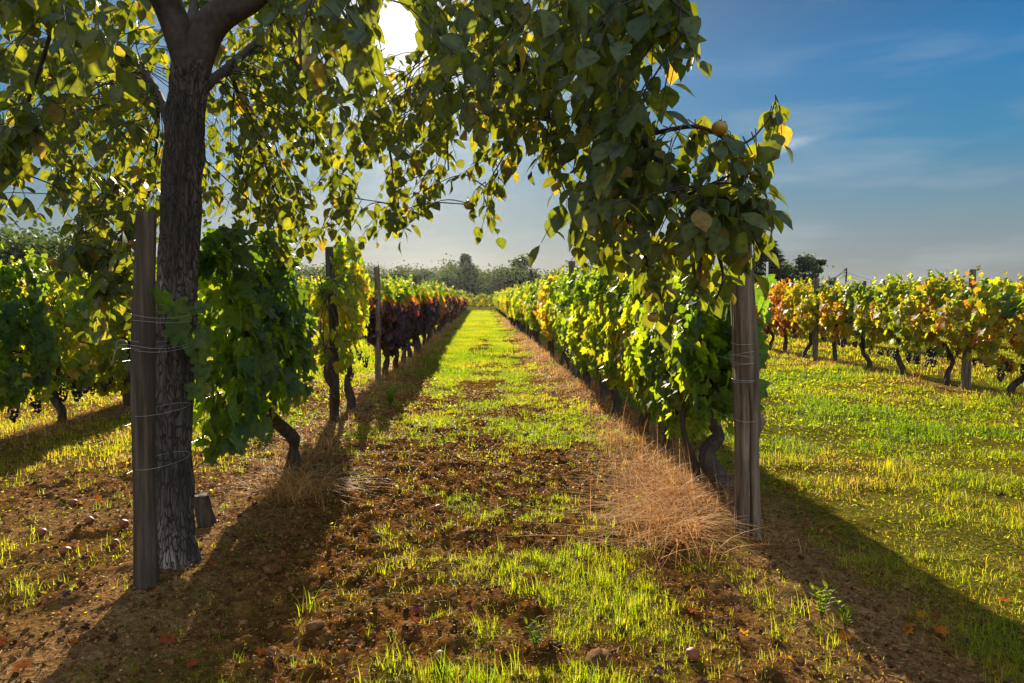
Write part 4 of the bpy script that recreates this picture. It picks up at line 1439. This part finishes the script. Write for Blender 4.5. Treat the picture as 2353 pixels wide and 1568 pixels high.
# fallen fruit
FRO = Geo().add(fv * (1 + .05 * np.sin(fv[:, :1] * 5 + fv[:, 1:2] * 4)), [ICO2[1]], .5).mesh('fallen_persimmon')
flab = ['reddish fallen fruit farthest back in the group left of the dark post', 'fallen fruit nearest the dark post on its left side', 'fallen fruit in the middle of the group left of the dark post',
        'lower fallen fruit close to the left side of the dark post', 'fallen fruit below the rest of the group left of the dark post', 'fallen fruit lying alone on the middle of the track',
        'fallen fruit below the straw mat near the bottom edge', 'fallen fruit at the bottom edge in the middle of the track', 'leftmost fallen fruit of the group left of the dark post']
for (px, py), lab in zip(((168, 1135), (285, 1195), (205, 1178), (262, 1238), (150, 1250), (1005, 1160), (1590, 1530), (1010, 1530), (95, 1205)), flab):
    dep = CAM_H * FPX / (py + 20 - 680)
    q = at(px, py, dep)
    o = put('fallen_persimmon', FRO, M['old_fruit'], loc=(q[0], q[1], float(gz(q[0], q[1])) + .022))
    o.scale = [.03] * 3
    o.rotation_euler = (random.uniform(-1.5, 1.5), random.uniform(-1, 1), random.uniform(0, 6))
    setp(o, lab, 'fruit', 'fallen persimmons on the soil')

# old stump beside the trunk
sp_ = at(466, 1210, CAM_H * FPX / (1222 - 680))
g = Geo()
tube(g, smooth_path([(.02, 0, -.08), (.02, 0, .04), (.005, 0, .12), (-.008, 0, .19), (-.009, 0, .20)], 18), np.array([.050] * 16 + [.050, .047]), 22, .5, lambda u, th, p: .007 * np.sin(3 * th + 4 * u) + .004 * np.sin(7 * th - 6 * u))
setp(put('stump', g.mesh('stump'), M['vine_bark'], loc=(sp_[0], sp_[1], float(gz(sp_[0], sp_[1])))), 'short dark leaning stump just right of the big trunk', 'stump')

# weeds
WL = Geo()


def weed(x, y, h, ns, lf, tint, name, label, up=.8):
    g = Geo()
    st = Geo()
    for s in range(ns):
        az = s * 2.4 + random.random()
        d = np.array([math.cos(az), math.sin(az), 0]) * random.uniform(.15, .4)
        hh = h * random.uniform(.6, 1)
        P = smooth_path([(0, 0, 0), d * hh * .4 + [0, 0, hh * .5], d * hh + [0, 0, hh]], 12)
        tube(st, P, np.linspace(.003, .0014, 12), 5)
        n = 10
        idx = np.linspace(3, 11, n).astype(int)
        aa = np.arange(n) * 2.4 + random.random() * 6
        out = np.stack([np.cos(aa), np.sin(aa), np.full(n, up)], 1)
        nr = np.stack([-np.cos(aa) * .8, -np.sin(aa) * .8, np.ones(n)], 1)
        g.scatter(KL[0] * [1, .55, 1], KL[1], P[idx], frames(out, nr), lf * rng.uniform(.6, 1.1, n), np.clip(rng.normal(tint, .12, n), 0, 1))
    root = empty(name, (x, y, float(gz(x, y))))
    setp(root, label, 'weed', 'leafy weeds')
    put('stem', st.mesh('stem'), M['calyx'], root)
    put('foliage', g.mesh('foliage'), M['grass'], root)


q = at(1885, 1500, 2.92); weed(q[0], q[1], .17, 5, .06, .3, 'weed', 'tall leafy yellow green weed near the lower right corner beside the shadow')
q = at(1938, 1520, 2.8); weed(q[0], q[1], .12, 4, .045, .3, 'weed', 'smaller weed right beside the tall leafy one at the lower right')
q = at(1468, 1190, 4.62); weed(q[0], q[1], .14, 3, .06, .55, 'weed', 'yellow seedling growing out of the straw mat')
q = at(1230, 1540, 2.75); weed(q[0], q[1], .12, 5, .04, .1, 'weed', 'feathery green weed at the bottom middle of the track')
q = at(905, 935, 9.2); weed(q[0] - .05, q[1], .26, 9, .09, .05, 'weed', 'bushy green weed at the foot of the left row in the shade')

# ------------------------------------------------------------------ far trees and poles


def broad_tree(seed, h=6.0, w=2.6, n=3200, leaf=.40, sparse=False):
    r = np.random.default_rng(seed)
    tr, cr_ = Geo(), Geo()
    tube(tr, smooth_path([(0, 0, -.3), (.1, .05, h * .25), (-.05, 0, h * .55), (.05, .05, h * .85)], 14), np.linspace(.16, .04, 14), 8)
    nb = 15 if not sparse else 20
    for b in range(nb):
        zc = h * (r.uniform(.10, .97) if not sparse else r.uniform(.42, .96))
        rr = w * (1 - (zc / h - .45) ** 2 * 1.1) * r.uniform(.3, .9)
        a = r.uniform(0, 6.28)
        c = np.array([rr * math.cos(a), rr * math.sin(a), zc])
        tube(tr, smooth_path([(0, 0, zc * .7), c * [.5, .5, 1] - [0, 0, .2], c], 7), np.linspace(.06, .015, 7), 5)
        m = int(n / nb)
        sg = (w * .34 if not sparse else w * .17) * r.uniform(.6, 1.3)
        P = c + r.normal(0, 1, (m, 3)) * [sg, sg, sg * .62]
        P[:, 2] = np.maximum(P[:, 2], .1)
        nr = norm(r.normal(size=(m, 3)) + [0, 0, .5])
        dn = r.normal(size=(m, 3))
        a_ = dn - nr * np.sum(dn * nr, 1, keepdims=True)
        cr_.scatter(KL[0][::1] * [1, 1.2, 1], KL[1], P, frames(a_, nr), leaf * r.uniform(.5, 1.2, m), np.clip(r.normal(.5, .15, m) + r.normal(0, .15), 0, 1))
    return tr.mesh('tree_trunk'), cr_.mesh('tree_crown')


def conifer(seed, h=9.0, w=2.4, n=3200):
    r = np.random.default_rng(seed)
    tr, cr_ = Geo(), Geo()
    tube(tr, [(0, 0, -.3), (0, 0, h * .5), (0, 0, h * .97)], np.array([.2, .12, .02]), 8)
    u = r.random(n) ** .8
    lay = np.floor(u * 16) / 16 + .03 * r.random(n)
    a = r.uniform(0, 6.28, n)
    br = .6 + .5 * vnoise(a * 3, lay * 16 + seed)
    rr = w * (1 - lay) ** .8 * br * r.random(n) ** .5
    P = np.stack([rr * np.cos(a), rr * np.sin(a), .4 + (h - .5) * lay + .12 * r.normal(size=n) - .12 * rr], 1)
    out = np.stack([np.cos(a), np.sin(a), r.normal(-.2, .3, n)], 1) + r.normal(0, .35, (n, 3))
    nr = np.stack([r.normal(0, .4, n), r.normal(0, .4, n), np.ones(n)], 1)
    cr_.scatter(KL[0] * [1, .7, 1], KL[1], P, frames(out, nr), .5 * r.uniform(.5, 1.2, n), np.clip(r.normal(.25, .15, n), 0, 1))
    return tr.mesh('tree_trunk'), cr_.mesh('tree_crown')


BT = [broad_tree(i, 6.0, 2.7 + .3 * (i % 2)) for i in range(5)]
LACY = [broad_tree(50 + i, 8.0, 2.3, 1000, .45, True) for i in range(2)]
CON = [conifer(1), conifer(2, 8, 2.0)]


def far_tree(px, ytop, d, kind, label, group=None, name='tree', wide=1.0):
    tr, cr_ = kind
    hz = float(np.quantile([v.co.z for v in cr_.vertices], .96))
    H = CAM_H + (680 - ytop) / FPX * d
    q = at(px, 680, d)
    root = empty(name, (q[0], d, 0), random.uniform(0, 6.28))
    s = H / hz
    root.scale = (s * wide, s * wide, s)
    setp(root, label, 'tree', group)
    put('trunk', tr, M['branch_bark'], root)
    put('crown', cr_, M['far_leaf'], root)
    return root


TG = 'trees along the far edge of the vineyard'
random.seed(11)
for px in range(690, 1440, 22):
    far_tree(px + random.uniform(-8, 8), random.uniform(618, 640), random.uniform(105, 135), random.choice(BT), 'dark green broadleaf tree in the continuous far tree line', TG, wide=random.uniform(.9, 1.3))
for px in range(-60, 330, 34):
    far_tree(px, 560 + .10 * px + random.uniform(-12, 14), random.uniform(55, 72), random.choice(BT), 'dark tree in the tall clump behind the outer left vines', 'trees in the clump at the left', wide=random.uniform(.9, 1.2))
for px in range(330, 690, 40):
    far_tree(px, random.uniform(600, 630), random.uniform(85, 110), random.choice(BT), 'dark tree glimpsed behind the persimmon and the big vine', 'trees behind the left vines', wide=1.2)
for px in range(1440, 1690, 26):
    far_tree(px, random.uniform(610, 636), random.uniform(100, 125), random.choice(BT), 'dark green tree behind the nearest right vines', 'trees behind the right vines', wide=1.2)
far_tree(1070, 590, 118, CON[1], 'pointed tree standing highest in the far tree line above the track', name='conifer_tree', wide=1.5)
far_tree(1042, 612, 119, BT[2], 'rounded tree leaning on the pointed one in the tree line', wide=1.0)
far_tree(1190, 592, 116, LACY[0], 'thin lacy tree rising out of the tree line right of the pointed one', name='lacy_tree')
far_tree(1150, 620, 117, LACY[1], 'smaller lacy tree left of the thin lacy one', name='lacy_tree')
far_tree(1758, 556, 72, CON[0], 'tall dark conifer behind the pale concrete pole', name='conifer_tree', wide=2.1)
far_tree(1700, 575, 74, CON[0], 'conifer half hidden by the cracked post', name='conifer_tree', wide=1.6)
far_tree(1790, 615, 74, BT[1], 'dark bushy tree right of the pale concrete pole', wide=1.0)
far_tree(1825, 632, 74, BT[3], 'low bushy tree under the open lacy tree', wide=1.0)
far_tree(1868, 590, 66, LACY[0], 'open lacy tree standing alone left of the dark utility pole', name='lacy_tree', wide=1.1)
far_tree(1978, 650, 210, CON[1], 'small distant conifer right of the dark utility pole', name='conifer_tree', wide=1.3)
for px in range(2040, 2640, 40):
    far_tree(px + random.uniform(-14, 14), random.uniform(646, 664), random.uniform(230, 300), random.choice(BT), 'distant low tree on the horizon at the right', 'low trees on the right horizon', wide=1.6)
for px in range(-700, -60, 60):
    far_tree(px, random.uniform(570, 610), random.uniform(60, 90), random.choice(BT), 'dark tree beyond the left photo edge', 'trees beyond the left edge', wide=1.3)


def pole(px, ytop, d, r, mat, name, label, arm=0.0):
    q = at(px, 680, d)
    H = CAM_H + (680 - ytop) / FPX * d
    root = empty(name, (q[0], d, 0))
    setp(root, label, 'utility pole', 'utility poles')
    g = Geo()
    tube(g, [(0, 0, -.3), (0, 0, H * .5), (0, 0, H)], np.array([r, r * .85, r * .7]), 12)
    put('shaft', g.mesh('shaft'), mat, root)
    g = Geo()
    if arm:
        tube(g, [(-.12, 0, H - .25), (-.12 - arm, 0, H - arm * .95)], .035, 6)
        tube(g, [(0, 0, H - .12), (-.3, 0, H - .3)], .04, 6)
        put('brace', g.mesh('brace'), mat, root)
    g = Geo()
    for zz in (.15, .55, .95):
        tube(g, [(0, 0, H - zz), (-r - .14, 0, H - zz), (-r - .14, 0, H - zz + .12)], .035, 6)
    put('insulators', g.mesh('insulators'), mat, root)
    return np.array([q[0], d, H])


pA = pole(1761, 600, 62, .12, M['concrete'], 'utility_pole', 'pale concrete pole in front of the dark conifer')
pB = pole(1942, 614, 82, .14, M['pole'], 'utility_pole', 'dark wooden pole with a slanting brace right of the lacy tree', arm=1.3)
pC = pole(2112, 640, 150, .16, M['pole'], 'utility_pole', 'thin far pole on the right horizon carrying the wire')
g = Geo()
pD = at(2460, 668, 230)
for dz in (.5, .9):
    for a_, b_ in ((pA, pB), (pB, pC), (pC, pD)):
        t = np.linspace(0, 1, 24)[:, None]
        P = a_ * (1 - t) + b_ * t
        P[:, 2] -= dz + 1.1 * (4 * t * (1 - t))[:, 0]
        tube(g, P, .022, 5, caps=False)
setp(put('power_line', g.mesh('power_line'), M['pole']), 'thin dark power line hanging between the utility poles', 'power line')

# ------------------------------------------------------------------ haze
hb = Geo()
hx0, hx1, hy0, hy1, hz0, hz1 = -960.0, 960.0, -140.0, 960.0, -1.3, 12.5
hv = [(x, y, z) for z in (hz0, hz1) for y in (hy0, hy1) for x in (hx0, hx1)]
hb.add(hv, [np.array([(0, 2, 3, 1), (4, 5, 7, 6), (0, 1, 5, 4), (2, 6, 7, 3), (0, 4, 6, 2), (1, 3, 7, 5)])])
m, N, L = new_mat('haze_air')
pv = nd(N, 'ShaderNodeVolumePrincipled')
pv.inputs['Color'].default_value = (.90, .95, 1.0, 1)
pv.inputs['Density'].default_value = 0.0001
pv.inputs['Anisotropy'].default_value = 0.80
oo = nd(N, 'ShaderNodeOutputMaterial')
L.new(pv.outputs[0], oo.inputs['Volume'])
setp(put('haze', hb.mesh('haze', False), m), 'thin bright haze in the air towards the sun', 'haze', kind='stuff')
